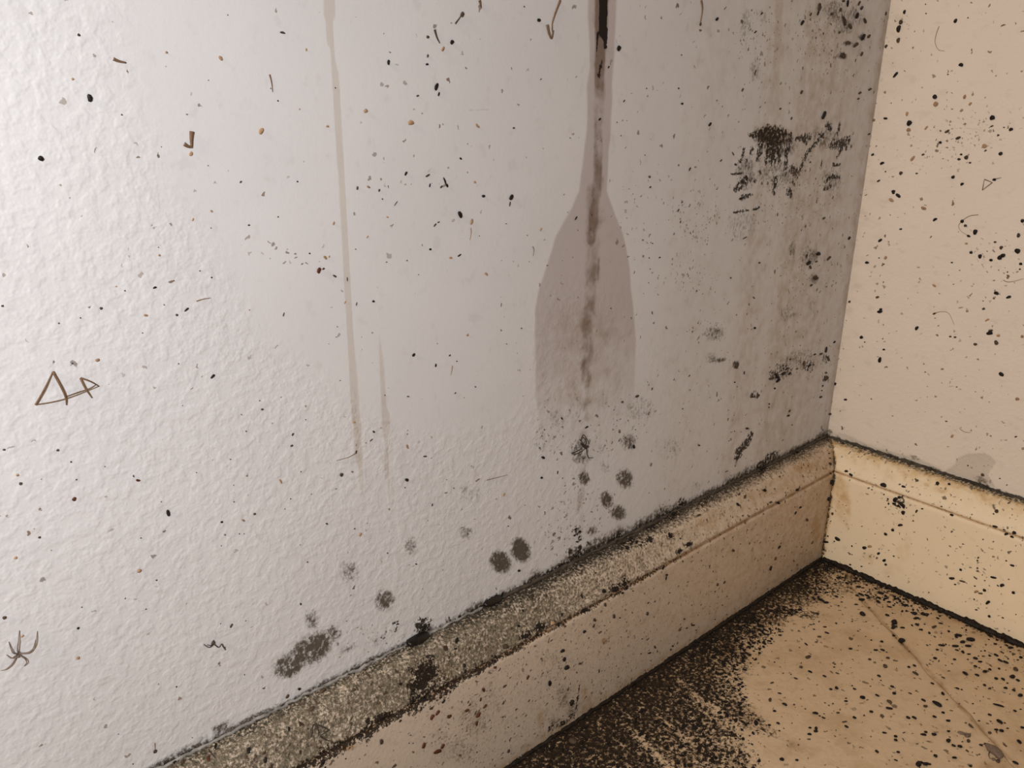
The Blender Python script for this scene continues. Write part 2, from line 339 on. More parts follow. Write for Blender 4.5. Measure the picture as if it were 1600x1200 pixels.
m.blob('b', 1205, 215, 36, 20, -10, .95, .3); m.blob('l', 1212, 212, 40, 22, -10, .8, .3); m.blob('b', 1212, 222, 42, 28, -15, .72, .4); m.blob('b', 1290, 215, 36, 26, 0, .50, .3); m.blob('b', 1165, 270, 22, 40, 0, .55, .3); m.blob('b', 1215, 270, 60, 40, 0, .48, .2); m.blob('b', 1300, 280, 26, 30, 20, .5, .3)
# upper right mould sprinkle
for (x, y, rx, ry, an, v) in ((1306, 18, 26, 26, 0, .55), (1320, 40, 22, 20, 0, .55), (1335, 25, 20, 25, 0, .5), (1325, 68, 14, 6, 0, .6), (1316, 87, 12, 8, 0, .72), (1347, 58, 12, 9, 0, .55), (1166, 40, 14, 40, 0, .42), (1190, 25, 12, 20, 0, .42), (1180, 110, 14, 30, 0, .40)):
    m.blob('b', x, y, rx, ry, an, v, .3)
# diagonal black smear and mouldy dots
m.stroke('a', [(1174, 679, 9), (1168, 690, 15), (1161, 699, 12), (1154, 708, 18), (1152, 716, 9)], v=.92, soft=.8); m.stroke('a', [(1150, 722, 6), (1149, 728, 3)], v=.7, soft=.8)
for (x, y, r, v) in ((903, 834, 9, .62), (897, 829, 6, .62), (907, 842, 6, .55), (660, 978, 16, 1.0), (672, 968, 6, .62), (618, 974, 8, .52), (620, 985, 7, .45), (598, 993, 10, .45), (700, 968, 8, .6), (890, 862, 8, .8), (905, 858, 10, .75), (918, 850, 6, .7),
                     (1210, 585, 14, .60), (1225, 578, 20, .55), (1262, 572, 16, .55), (1290, 560, 10, .6), (1290, 592, 8, .6), (1180, 617, 9, .6)):
    m.blob('a', x, y, r, r, 0, v, .3)
# mould creeping up from the baseboard joint
zt = Z-H
fz = np.interp(X, [-.9, -.68, -.60, -.55, -.50, -.44, -.38, -.30, -.20, -.12, -.05, 0], [.003, .003, .004, .003, .003, .006, .007, .009, .006, .006, .006, .006])
nz = np.interp(X, np.linspace(-.9, 0, 70), rng.random(70))
np.maximum(m.get('k'), np.clip(1.0-zt/(fz*(.45+.9*nz)+1e-4), 0, 1)*.85, out=m.get('k'))
np.maximum(m.get('b'), np.clip(1.05-zt/(fz*(1.0+1.6*nz)+1e-4), 0, .75), out=m.get('b'))
for (x, y, rx, ry) in ((1065, 785, 10, 10), (1052, 800, 14, 8), (965, 838, 16, 8), (1205, 712, 20, 8), (1190, 725, 16, 8), (900, 868, 16, 10), (880, 885, 16, 10), (770, 940, 30, 12), (720, 968, 14, 8), (860, 895, 20, 8)):
    m.blob('a', x, y, rx, ry, 30, .72, .3)
# grime haze toward the corner, deepened with painted shade to offset bounced light
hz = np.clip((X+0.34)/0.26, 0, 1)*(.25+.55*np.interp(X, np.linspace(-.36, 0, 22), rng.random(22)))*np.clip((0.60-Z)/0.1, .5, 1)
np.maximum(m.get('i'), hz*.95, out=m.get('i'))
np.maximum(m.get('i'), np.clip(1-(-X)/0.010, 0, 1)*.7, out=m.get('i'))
m.ch['h'] = np.interp(X, [-.9, -.7, -.55, -.40, -.30, -.22, -.1, 0], [.008, .012, .02, .02, .03, .06, .05, .05])
for (x, y, rx, ry, v) in ((1090, 340, 45, 50, .55), (1080, 430, 50, 40, .38), (640, 290, 90, 14, .30), (460, 400, 90, 30, .26), (1190, 60, 60, 60, .34), (1290, 60, 60, 70, .42), (1250, 300, 90, 80, .42), (1110, 520, 40, 40, .34), (905, 800, 60, 60, .36), (960, 660, 80, 60, .26),
                          (860, 680, 30, 60, .40), (1260, 570, 60, 30, .45), (1260, 420, 50, 50, .36), (600, 1005, 80, 40, .32), (880, 845, 60, 40, .42), (1000, 330, 60, 120, .14), (740, 990, 50, 30, .35)):
    m.blob('h', x, y, rx, ry, 0, v, .2)
MAT_LEFT = surface_material('aged_white_plaster', (0.735, 0.725, 0.73), 'XZ', wet=(0.74, 0.68, 0.66), haze=(0.72, 0.63, 0.53), relief=0.00036, relief_scale=165, base_relief=0.00010, stretch=(1, 1, .8), brown=(0.068, 0.050, 0.028))  # haze tint: brownish grime, darkened further as painted shade by the corner
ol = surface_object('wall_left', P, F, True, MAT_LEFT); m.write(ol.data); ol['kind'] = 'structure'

# =================================================================== RIGHT WALL
us = spaced(-2.2, -0.24, 0.0, 0.0, 0.0016); vz = spaced(0.0, 0.105, 0.56, 2.3, 0.0016)
def rw(q):
    return np.stack([0*q[:, 0], q[:, 0], q[:, 1]], 1)
uv, P, F = grid_mesh(us, vz, rw)
m = Mask('R', uv); Y, Z = uv[:, 0], uv[:, 1]
m.ch['d'] = np.full(len(uv), .30)
peel = [(1476, 737), (1491, 727), (1495, 717), (1510, 710), (1537, 708.5), (1548, 714), (1556, 722), (1550, 732), (1543, 742), (1548, 750), (1556, 763), (1525, 756), (1496, 748)]
m.poly('c', peel, 1.0, 0.5)
m.poly('c', [(1290, 676), (1320, 678), (1345, 690), (1372, 700), (1410, 711), (1420, 713), (1440, 719), (1453, 725), (1468, 732), (1476, 738), (1440, 736), (1380, 714)], .8, 0.6)
P[:, 0] += 0.0005*m.ch['c']
m.stroke('k', [(1476, 737, 2, .3), (1491, 727, 2, .4), (1495, 717, 2, .45), (1510, 710, 2, .4), (1537, 708.5, 2, .4), (1548, 714, 2, .3), (1556, 722, 2, .3), (1550, 732, 2, .2), (1543, 742, 2, .3)], soft=.6)
# dirt at the corner edge and above the baseboard
np.maximum(m.get('k'), np.clip(1-(Z-H)/(.0035*(.4+1.2*np.interp(Y, np.linspace(-.3, 0, 60), rng.random(60)))), 0, 1)*.8, out=m.get('k'))
for (x, y, rx, ry, v) in ((1295, 676, 10, 10, .6), (1430, 716, 14, 6, .55), (1533, 752, 16, 10, .6), (1520, 758, 24, 6, .6), (1590, 778, 12, 6, .8), (1570, 770, 14, 5, .6)): m.blob('b', x, y, rx, ry, -20, v, .3)
for (x, y, rx, ry, v) in ((1490, 675, 24, 20, .30), (1410, 640, 24, 16, .24), (1515, 195, 70, 40, .22), (1320, 640, 20, 16, .28), (1470, 255, 60, 20, .22)): m.blob('b', x, y, rx, ry, 0, v, .1)
np.maximum(m.get('j'), np.clip(1-(-Y)/0.016, 0, 1)*.30, out=m.get('j'))
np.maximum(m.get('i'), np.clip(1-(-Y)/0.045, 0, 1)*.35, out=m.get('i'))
m.ch['h'] = np.full(len(uv), .045)
for (x, y, rx, ry, v) in ((1520, 200, 70, 40, .55), (1480, 240, 90, 30, .35), (1560, 390, 50, 50, .28), (1545, 450, 50, 20, .25), (1530, 700, 60, 40, .16), (1420, 40, 20, 40, .16)): m.blob('h', x, y, rx, ry, 0, v, .2)
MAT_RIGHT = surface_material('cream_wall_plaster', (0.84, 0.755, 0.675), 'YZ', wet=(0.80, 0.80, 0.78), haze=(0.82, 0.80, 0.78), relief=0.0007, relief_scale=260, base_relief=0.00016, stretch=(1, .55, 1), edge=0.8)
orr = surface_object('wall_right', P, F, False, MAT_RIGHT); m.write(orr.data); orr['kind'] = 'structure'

# =================================================================== FLOOR: two vinyl sheets over a slab
SEAM = [uv_of(1306, 893, 'F'), uv_of(1352, 945, 'F'), uv_of(1395, 988, 'F'), uv_of(1440, 1038, 'F'), uv_of(1480, 1083, 'F'), uv_of(1518, 1122, 'F')]
sd = SEAM[-1]-SEAM[0]; sd = sd/np.linalg.norm(sd); sn = np.array([-sd[1], sd[0]])
MAT_SLAB = simple_material('dark_floor_underlay', (0.26, 0.19, 0.12), 0.9)
slab = obj('floor', [(-2.2, -2.2, -0.03), (0, -2.2, -0.03), (0, 0, -0.03), (-2.2, 0, -0.03), (-2.2, -2.2, -0.0009), (0, -2.2, -0.0009), (0, 0, -0.0009), (-2.2, 0, -0.0009)],
           [(3, 2, 1, 0), (4, 5, 6, 7), (0, 1, 5, 4), (1, 2, 6, 5), (2, 3, 7, 6), (3, 0, 4, 7)], MAT_SLAB, smooth=False, kind='structure')
MAT_FLOOR = surface_material('tan_sheet_vinyl', (0.67, 0.505, 0.335), 'XY', haze=(0.62, 0.52, 0.40), relief=0.0003, relief_scale=120, base_relief=0.0002, grain=330, stretch=(1, 1, 1), fleck=(0.03, 0.02, 0.012), fleck_scale=110,
                             brown=(0.075, 0.05, 0.03), tint2=(0.56, 0.40, 0.245), rough=0.5, streaks=(60, (0.47, 0.335, 0.205), 0.55))
def floor_sheet(side):
    us = spaced(-2.2, -0.55, 0.0, 0.0, 0.0018, .1); vs2 = spaced(-2.2, -0.50, 0.0, 0.0, 0.0018, .1)
    uv, P, F = grid_mesh(us, vs2, lambda q: np.stack([q[:, 0], q[:, 1], 0*q[:, 0]], 1))
    s = (uv-SEAM[0])@sn
    # the seam wavers a little; vertices near it are pulled onto it, the rest of the other side is cut away
    al = (uv-SEAM[0])@sd
    wob = 0.0012*np.sin(al*70)+0.0008*np.sin(al*190+1)
    s = (s-wob)*side
    keepv = s > -0.0019
    gap = 0.0002
    mv = (s < gap) & keepv & (uv[:, 0] > -.549) & (uv[:, 1] > -.499)
    sh = (gap-s)*side
    P[mv, 0] += sn[0]*sh[mv]; P[mv, 1] += sn[1]*sh[mv]
    P[:, 2] -= np.clip(1-s/0.002, 0, 1)*0.0005*(s > -.002)
    cell = np.abs(uv[F[:, 2]]-uv[F[:, 0]]).max(1) > 0.004
    keep = np.where(cell, s[F].mean(1) > 0, keepv[F].all(1)); F = F[keep]
    used = np.zeros(len(P), bool); used[F.ravel()] = True
    idx = np.cumsum(used)-1
    uv2 = uv[used]; m = Mask('F', uv2); X, Yy = uv2[:, 0], uv2[:, 1]
    dl = -Yy-T; dr = -X-T
    nl = np.interp(X, np.linspace(-.6, 0, 40), rng_f.random(40)); nr = np.interp(Yy, np.linspace(-.4, 0, 40), rng_f2.random(40))
    # black mould mat along the left baseboard
    wl = np.interp(X, [-.60, -.45, -.40, -.36, -.32, -.28, -.24, -.20, -.16, -.12, -.08, -.03], [.16, .15, .125, .115, .105, .085, .045, .030, .030, .034, .030, .02])*(.8+.4*nl)
    np.maximum(m.get('a'), np.clip(.84-.40*dl/np.maximum(wl, 1e-4), 0, 1)*(dl < wl*1.6)*np.clip(2.2-dl/wl*1.2, 0, 1), out=m.get('a'))
    np.maximum(m.get('b'), np.clip(1.05-.62*dl/np.maximum(wl*1.08, 1e-4), 0, .92)*np.clip(3-2*dl/(wl*1.08), 0, 1), out=m.get('b'))
    np.maximum(m.get('a'), np.clip(1.25-dl/0.012, 0, 1), out=m.get('a'))
    np.maximum(m.get('a'), np.clip(1.15-dr/(0.0075*(.6+nr)), 0, 1), out=m.get('a'))
    # pile of dirt in the corner
    for (x, y, rx, ry, v) in ((1290, 886, 46, 14, .98), (1240, 920, 60, 22, .84), (1225, 955, 46, 12, .84), (1170, 960, 60, 26, .80), (1330, 905, 30, 14, .66), (1350, 905, 30, 10, .7), (1265, 960, 30, 10, .55), (1300, 920, 60, 24, .5),
                              (1130, 990, 50, 22, .7), (1262, 962, 20, 6, .74), (1370, 925, 40, 14, .48), (1365, 935, 16, 10, .5)): m.blob('a', x, y, rx, ry, 0, v, .2)
    # mould strokes in the mat reaching out to the bare floor
    for pts in ([(1075, 1075, 10), (1110, 1095, 12), (1150, 1124, 6)], [(1060, 1055, 10), (1090, 1080, 14), (1110, 1088, 8)], [(1120, 1140, 16), (1150, 1150, 10)], [(1060, 1120, 18), (1100, 1135, 10)], [(1085, 1160, 24), (1120, 1190, 18)], [(1130, 1175, 14), (1170, 1180, 6)], [(1075, 1105, 16), (1105, 1125, 12)]):
        m.stroke('a', [(x, y, wd, .86) for x, y, wd in pts], soft=.8)
    # paler ridges through the mat
    for pts in ([(984, 1138, 10), (1010, 1165, 12), (1045, 1196, 14)], [(1062, 1062, 10), (1090, 1090, 10), (1125, 1112, 14)], [(1030, 1120, 6), (1060, 1145, 10), (1085, 1165, 10)], [(962, 1098, 4), (985, 1122, 5)]):
        t2 = Mask('F', uv2); t2.stroke('z', [(x, y, wd, 1) for x, y, wd in pts], soft=.7); z = t2.get('z')
        m.ch['a'] *= 1-.34*z; m.ch['b'] *= 1-.4*z
    np.maximum(m.get('i'), np.clip(1-dr/0.03, 0, 1)*.6, out=m.get('i')); np.maximum(m.get('i'), np.clip(1-dl/0.06, 0, 1)*.5, out=m.get('i'))
    for (x, y, rx, ry, v) in ((1220, 1030, 60, 30, .32), (1390, 950, 60, 20, .35), (1240, 1170, 70, 20, .35), (1130, 1010, 40, 30, .6), (1560, 1195, 40, 14, .5)): m.blob('i', x, y, rx, ry, 0, v, .2)
    for (x, y, rx, ry, v) in ((1346, 1099, 9, 3, .6), (1190, 1165, 20, 5, .25), (1290, 1080, 20, 6, .15), (1502, 1197, 8, 4, .7)): m.blob('l', x, y, rx, ry, 0, v, .3)
    # dirt along the seam
    s2 = np.abs((uv2-SEAM[0])@sn); al2 = (uv2-SEAM[0])@sd
    np.maximum(m.get('i'), np.clip(1-s2/0.004, 0, 1)*.75*(al2 > 0.02), out=m.get('i'))
    m.blob('a', 1397, 976, 6, 10, 20, .78, .4); m.blob('a', 1408, 1003, 6, 6, 0, .8, .4)
    m.stroke('k', [(1385, 975, 3, .3), (1402, 1000, 3, .6), (1425, 1022, 3, .35), (1450, 1050, 2, .22), (1500, 1105, 2, .15)], soft=.8)
    m.ch['h'] = np.clip(.10+.35*np.clip(1-dr/.05, 0, 1)+.3*np.clip(1-(dl-.02)/.05, 0, 1), 0, .6)
    m.ch['d'] = np.full(len(uv2), 1.0)
    o = surface_object('vinyl_sheet', P[used], idx[F], False, MAT_FLOOR, slab); m.write(o.data); return o
rng_f = np.random.default_rng(3); rng_f2 = np.random.default_rng(4); floor_sheet(1)
rng_f = np.random.default_rng(3); rng_f2 = np.random.default_rng(4); floor_sheet(-1)

# =================================================================== BASEBOARDS
def profile_pts(step):
    pts = []
    for i in range(len(PROF)-1):
        n = max(1, int(round((PLEN[i+1]-PLEN[i])/step)))
        for k in range(n):
            t = k/n; pts.append((PLEN[i]+t*(PLEN[i+1]-PLEN[i]), PROF[i][0]+t*(PROF[i+1][0]-PROF[i][0]), PROF[i][1]+t*(PROF[i+1][1]-PROF[i][1])))
    pts.append((PLEN[-1],)+PROF[-1]); return pts
PP = profile_pts(0.0016)
def baseboard(name, sid, fine0, mat, paint):
    us = spaced(-2.2, fine0, 0.0, 0.0, 0.0016, .1)
    vs3 = np.array([p[0] for p in PP]); dd = np.array([p[1] for p in PP]); zz = np.array([p[2] for p in PP])
    def fn(q):
        d = np.interp(q[:, 1], vs3, dd); z = np.interp(q[:, 1], vs3, zz)
        u = np.minimum(q[:, 0], -d)                               # mitred in the corner
        return np.stack([u, -d, z], 1) if sid == 'BL' else np.stack([-d, u, z], 1)
    uv, P, F = grid_mesh(us, vs3, fn)
    m = Mask(sid, uv); paint(m, uv[:, 0], uv[:, 1])
    o = surface_object(name, P, F, sid == 'BR', mat); m.write(o.data); o['kind'] = 'structure'
    return o
PG = PLEN[6]          # arclength of the groove
PB = PLEN[-1]
def paint_left(m, U, V):
    na = np.interp(U, np.linspace(-.9, 0, 60), rng.random(60)); nb = np.interp(U, np.linspace(-.9, 0, 130), rng.random(130)); nc = np.interp(U, np.linspace(-.9, 0, 40), rng.random(40))
    top = V < PG
    near = np.interp(U, [-.9, -.5, -.40, -.33, -.24, -.15, 0], [1, 1, .92, .75, .45, .30, .28])      # how mouldy the top strip is
    m.get('b')[:] = np.where(top, (.69+.12*na)*near+.02, np.interp(U, [-.9, -.55, -.4, -.3, -.2, 0], [.16, .24, .29, .27, .22, .18]))
    m.get('j')[:] = np.where(top, near*.44, 0)
    m.get('k')[:] = np.where(V < .028, np.clip(1.1-V/(np.interp(U, [-.9, -.5, -.4, 0], [.011, .012, .018, .017])+.006*na), 0, 1)*np.interp(U, [-.9, -.6, -.5, -.4, -.3, -.15, 0], [.45, .5, .55, .85, .9, .75, .75]), 0)
    # greenish mould under the joint at the near end
    for (x, y, rx, ry, v) in ((385, 1140, 40, 16, .75), (440, 1112, 24, 12, .72), (360, 1155, 24, 14, .6), (500, 1080, 26, 12, .6), (590, 1040, 26, 9, .6), (330, 1175, 30, 10, .55)): m.blob('j', x, y, rx, ry, 28, v, .3)
    # black grime along the groove
    gv = np.abs(V-PG-.0012)
    wg = np.interp(U, [-.9, -.60, -.56, -.53, -.505, -.48, -.46, -.42, -.38, -.3, -.2, -.1, 0], [.008, .008, .0075, .008, .0075, .004, .003, .003, .0035, .0025, .0014, .0010, .0010])*(.5+nb)
    vg = np.interp(U, [-.9, -.48, -.42, -.3, -.25, -.15, 0], [.92, .92, .70, .68, .42, .22, .22])
    np.maximum(m.get('a'), np.clip(1.25-gv/wg, 0, 1)*vg, out=m.get('a'))
    np.maximum(m.get('i'), np.clip(1-gv/.0025, 0, 1)*.8, out=m.get('i')); np.maximum(m.get('l'), np.clip(1.2-gv/.0020, 0, 1)*(.55+.4*nb), out=m.get('l'))
    # the big black mould patch
    for (x, y, rx, ry, v) in ((665, 1052, 28, 26, 1), (655, 1068, 26, 16, 1), (672, 1030, 12, 14, .72), (690, 1060, 18, 10, .68), (668, 1078, 30, 8, .85), (650, 1085, 14, 8, .8), (645, 1095, 10, 8, .8), (600, 1120, 26, 9, .95), (578, 1128, 12, 8, .95), (522, 1178, 17, 9, .95), (640, 1045, 8, 12, .55)):
        m.blob('a', x, y, rx, ry, 25, v, .3)
    m.blob('k', 666, 1052, 19, 20, 0, 1.0, .3); m.blob('k', 655, 1068, 18, 10, 25, .9, .3); m.blob('k', 600, 1121, 20, 6, 25, .9, .3)
    for (x, y, rx, ry, v) in ((668, 1055, 40, 34, .85), (700, 1055, 26, 20, .75)): m.blob('b', x, y, rx, ry, 25, v, .3)
    # clots along the strip further on
    for (x, y, rx, ry, v) in ((822, 993, 16, 10, .8), (845, 980, 15, 9, .8), (962, 918, 16, 9, .85), (977, 908, 10, 10, .8), (912, 954, 10, 8, .8), (875, 976, 8, 8, .7), (1048, 838, 9, 6, .75), (1076, 851, 10, 6, .8), (1062, 861, 10, 6, .75), (1015, 842, 10, 10, .75), (1005, 850, 14, 8, .6),
                              (1020, 822, 20, 6, .7), (1052, 806, 20, 8, .8), (980, 850, 20, 8, .75), (1192, 735, 16, 9, .85), (1100, 785, 24, 8, .6), (1244, 708, 8, 5, .8), (1291, 686, 6, 8, .8)):
        m.blob('a', x, y, rx, ry, 28, v, .3)
    # yellowing
    for (x, y, rx, ry, v) in ((540, 1168, 24, 7, .9), (700, 1048, 14, 20, .5), (1110, 815, 60, 22, .45), (1180, 770, 50, 20, .5), (1260, 730, 40, 16, .7), (1275, 830, 14, 50, .75), (1255, 860, 20, 30, .4), (1200, 900, 60, 30, .25), (920, 1100, 20, 26, .6), (912, 1085, 8, 30, .5), (845, 1125, 8, 22, .55), (1080, 960, 40, 30, .3), (950, 1000, 30, 30, .25)):
        m.blob('i', x, y, rx, ry, 0, v, .2)
    np.maximum(m.get('i'), np.interp(U, [-.9, -.45, -.3, -.1, 0], [0, .05, .22, .42, .5]), out=m.get('i'))
    for (x, y, rx, ry, v) in ((945, 1002, 7, 7, .8), (928, 978, 5, 10, .5), (862, 974, 5, 4, .8), (1093, 806, 10, 4, .5), (1150, 845, 8, 10, .3), (985, 990, 4, 12, .4), (1065, 955, 6, 10, .35), (680, 1185, 10, 16, .4), (735, 1130, 10, 30, .35), (760, 1150, 14, 30, .3), (950, 1015, 5, 12, .4)):
        m.blob('l', x, y, rx, ry, 0, v, .3)
    # specks spreading over the face below the groove
    for (x, y, rx, ry, v) in ((880, 1090, 22, 34, .50), (895, 1110, 14, 18, .62), (870, 1130, 20, 14, .62), (740, 1125, 40, 60, .46), (720, 1170, 60, 40, .42), (770, 1090, 40, 60, .36), (690, 1150, 20, 40, .38), (860, 1040, 40, 50, .38), (960, 960, 60, 40, .3)): m.blob('b', x, y, rx, ry, 0, v, .2)
    m.stroke('a', [(905, 1072, 3, .62), (903, 1090, 5, .72), (900, 1108, 4, .6)], soft=.6)
    for (x, y, rx, ry, v) in ((893, 1118, 8, 8, .72), (880, 1130, 14, 6, .7), (862, 1138, 12, 6, .72), (893, 1098, 5, 8, .7)): m.blob('a', x, y, rx, ry, 30, v, .3)
    for x, y0, y1, wd, v in ((735, 1085, 1190, 12, .28), (772, 1070, 1195, 8, .22), (850, 1045, 1150, 10, .26), (914, 1000, 1112, 9, .30), (985, 960, 1060, 8, .24), (1040, 930, 1020, 10, .20), (1150, 840, 940, 10, .20), (1213, 800, 900, 12, .22), (1268, 765, 865, 12, .28), (700, 1120, 1195, 8, .22), (952, 985, 1080, 6, .25)):
        m.stroke('l', [(x, y0, wd*.5, v*.4), (x, (y0+y1)/2, wd, v), (x-1, y1, wd*.7, v*.8)], soft=.8)
    # foot of the board
    fb = PB-V
    np.maximum(m.get('a'), np.clip(1.1-fb/(.0028*(.4+1.4*nb)), 0, 1)*.95, out=m.get('a'))
    np.maximum(m.get('i'), np.clip(1-fb/.016, 0, 1)*.7, out=m.get('i'))
    np.maximum(m.get('l'), np.clip(1-fb/.010, 0, 1)*.5*nc, out=m.get('l'))
    # mitre
    mt = -U-np.interp(V, PLEN, [p[0] for p in PROF])
    np.maximum(m.get('k'), np.clip(1-mt/.0022, 0, 1)*(.45+.5*np.interp(V, np.linspace(0, .15, 14), rng.random(14))), out=m.get('k'))
    np.maximum(m.get('i'), np.clip(1-mt/.010, 0, 1)*.9, out=m.get('i'))
    m.ch['h'] = np.where(top, .35, np.interp(U, [-.9, -.55, -.45, -.35, -.25, 0], [.10, .16, .28, .22, .14, .16]))
    m.ch['d'] = np.where(top, near*1.0, .15)
def paint_right(m, U, V):
    na = np.interp(U, np.linspace(-.4, 0, 40), rng.random(40)); nb = np.interp(U, np.linspace(-.4, 0, 70), rng.random(70))
    top = V < PG
    m.get('k')[:] = np.where(V < .025, np.clip(1.15-V/(.0125+.005*na), 0, 1)*.72, 0)
    m.get('i')[:] = np.where((V > .006) & top, .62*np.clip(1-(V-.006)/.022, 0, 1)+.1, .06)
    m.get('b')[:] = np.where(top, .30*np.clip(1-(V-.004)/.02, .2, 1), .06)
    gv = np.abs(V-PG)
    np.maximum(m.get('k'), np.clip(1.1-gv/.0011, 0, 1)*(.30+.35*nb), out=m.get('k'))
    np.maximum(m.get('l'), np.clip(1.3-gv/.0020, 0, 1)*.95, out=m.get('l'))
    for (x, y, rx, ry, v) in ((1313, 775, 14, 50, .55), (1322, 790, 10, 40, .5), (1418, 850, 8, 30, .3), (1405, 870, 10, 30, .3), (1360, 872, 20, 14, .3), (1395, 890, 20, 14, .3), (1470, 765, 24, 8, .5), (1400, 735, 30, 8, .45), (1450, 757, 12, 6, .6)): m.blob('i', x, y, rx, ry, 0, v, .3)
    for (x, y, rx, ry, v) in ((1413, 740, 14, 6, .35), (1470, 767, 16, 5, .45), (1420, 855, 4, 14, .22), (1448, 758, 8, 4, .4), (1340, 725, 20, 6, .25), (1530, 860, 5, 20, .35), (1528, 880, 6, 14, .3)): m.blob('l', x, y, rx, ry, -20, v, .3)
    for (x, y, rx, ry, v) in ((1404, 786, 12, 10, .72), (1410, 778, 6, 6, .6)): m.blob('a', x, y, rx, ry, 0, v, .3)
    mt = -U-np.interp(V, PLEN, [p[0] for p in PROF])
    nv = np.interp(V, np.linspace(0, .15, 26), rng.random(26))
    np.maximum(m.get('k'), np.clip(1.1-mt/(.003*(.5+nv)), 0, 1)*(.5+.5*nv), out=m.get('k'))
    np.maximum(m.get('a'), np.clip(1.1-mt/(.0075*nv), 0, 1)*np.clip((V-.10)/.03, 0, .8), out=m.get('a'))
    np.maximum(m.get('i'), np.clip(1-mt/.006, 0, 1)*.8, out=m.get('i'))
    fb = PB-V
    np.maximum(m.get('a'), np.clip(1.1-fb/(.0022*(.3+1.2*nb)), 0, 1)*.9, out=m.get('a'))
    np.maximum(m.get('j'), np.clip(1-fb/(.018*(.4+na)), 0, 1)*np.clip(1.2+U/.10, 0, 1)*.40, out=m.get('j'))
    m.ch['h'] = np.where(top, .22, .10)
    for (x, y, rx, ry, v) in ((1530, 890, 12, 40, .45), (1535, 930, 40, 30, .28), (1400, 790, 26, 22, .32)): m.blob('h', x, y, rx, ry, 0, v, .2)
    m.ch['d'] = np.full(len(U), .1)
MAT_BL = surface_material('mouldy_cream_trim_paint', (0.70, 0.585, 0.47), 'XZ', haze=(0.72, 0.56, 0.36), relief=0.0006, relief_scale=420, base_relief=0.00006, grain=560, fleck_scale=170, fleck=(0.05, 0.03, 0.02), brown=(0.165, 0.135, 0.09), rough=0.45)
MAT_BR = surface_material('yellowed_trim_paint', (0.95, 0.805, 0.60), 'YZ', haze=(0.72, 0.56, 0.34), relief=0.0005, relief_scale=300, base_relief=0.00006, grain=420, fleck_scale=150, fleck=(0.05, 0.03, 0.02), brown=(0.16, 0.115, 0.06), rough=0.45)
bl = baseboard('baseboard_left', 'BL', -0.72, MAT_BL, paint_left)
br = baseboard('baseboard_right', 'BR', -0.24, MAT_BR, paint_right)

# caulk and grime beads: parts of the boards
def bead(name, path, r0, mat, parent, seg=8, flat=1.0, seed=0):
    rg = np.random.default_rng(seed); n = len(path); V = []; F = []
    jr = np.convolve(rg.random(n+4), [.2, .2, .2, .2, .2], 'valid')
    for i in range(n):
        p = np.array(path[i]); t = np.array(path[min(i+1, n-1)])-np.array(path[max(i-1, 0)]); t = t/np.linalg.norm(t)
        up = np.array([0, 0, 1.0]) if abs(t[2]) < .8 else np.array([1.0, 0, 0])
        a = np.cross(t, up); a /= np.linalg.norm(a); b = np.cross(a, t)
        rr = r0*(.35+1.3*jr[i])*(1 if 0 < i < n-1 else .3)
        for k in range(seg):
            an = 2*math.pi*k/seg; V.append(tuple(p+a*math.cos(an)*rr+b*math.sin(an)*rr*flat*(.8+.4*rg.random())))
    for i in range(n-1):
        for k in range(seg): F.append((i*seg+k, i*seg+(k+1) % seg, (i+1)*seg+(k+1) % seg, (i+1)*seg+k))
    F.append(tuple(range(seg))[::-1]); F.append(tuple((n-1)*seg+k for k in range(seg)))
    return obj(name, V, F, mat, parent)
MAT_CAULK = simple_material('grey_dirty_caulk', (0.26, 0.245, 0.225), 0.6, 0.5, 160)
MAT_CAULKD = simple_material('mould_blackened_caulk', (0.060, 0.048, 0.036), 0.6, 0.6, 160)
MAT_GRIME = simple_material('black_floor_grime', (0.016, 0.011, 0.008), 0.6, 0.6, 300)
def line(a, b, n, jit=0.0004, seed=1):
    rg = np.random.default_rng(seed); a = np.array(a); b = np.array(b)
    return [a+(b-a)*i/(n-1)+rg.normal(0, jit, 3) for i in range(n)]
o = bead('caulk_bead', line((-0.72, -0.0005, H+.0004), (-0.45, -0.0005, H+.0004), 120, .0004, 5), .0009, MAT_CAULK, bl, seed=1); o['label'] = 'grey cracked caulk bead'
o = bead('caulk_bead', line((-0.45, -0.0005, H+.0002), (-0.002, -0.0005, H+.0002), 190, .0004, 6), .0014, MAT_CAULKD, bl, seed=2); o['label'] = 'blackened caulk bead'
o = bead('caulk_bead', line((-0.0005, -0.002, H+.0002), (-0.0005, -0.24, H+.0002), 110, .0004, 7), .0013, MAT_CAULKD, br, seed=3); o['label'] = 'ragged brown-grey caulk bead'
o = bead('grime_line', line((-0.52, -T-.0006, .0005), (-T-.002, -T-.0006, .0005), 220, .0004, 8), .0017, MAT_GRIME, bl, seed=4); o['label'] = 'black grime packed along the floor joint'
o = bead('grime_line', line((-T-.0006, -T-.002, .0005), (-T-.0006, -0.24, .0005), 110, .0004, 9), .0030, MAT_GRIME, br, seed=5); o['label'] = 'black grime packed along the floor joint'
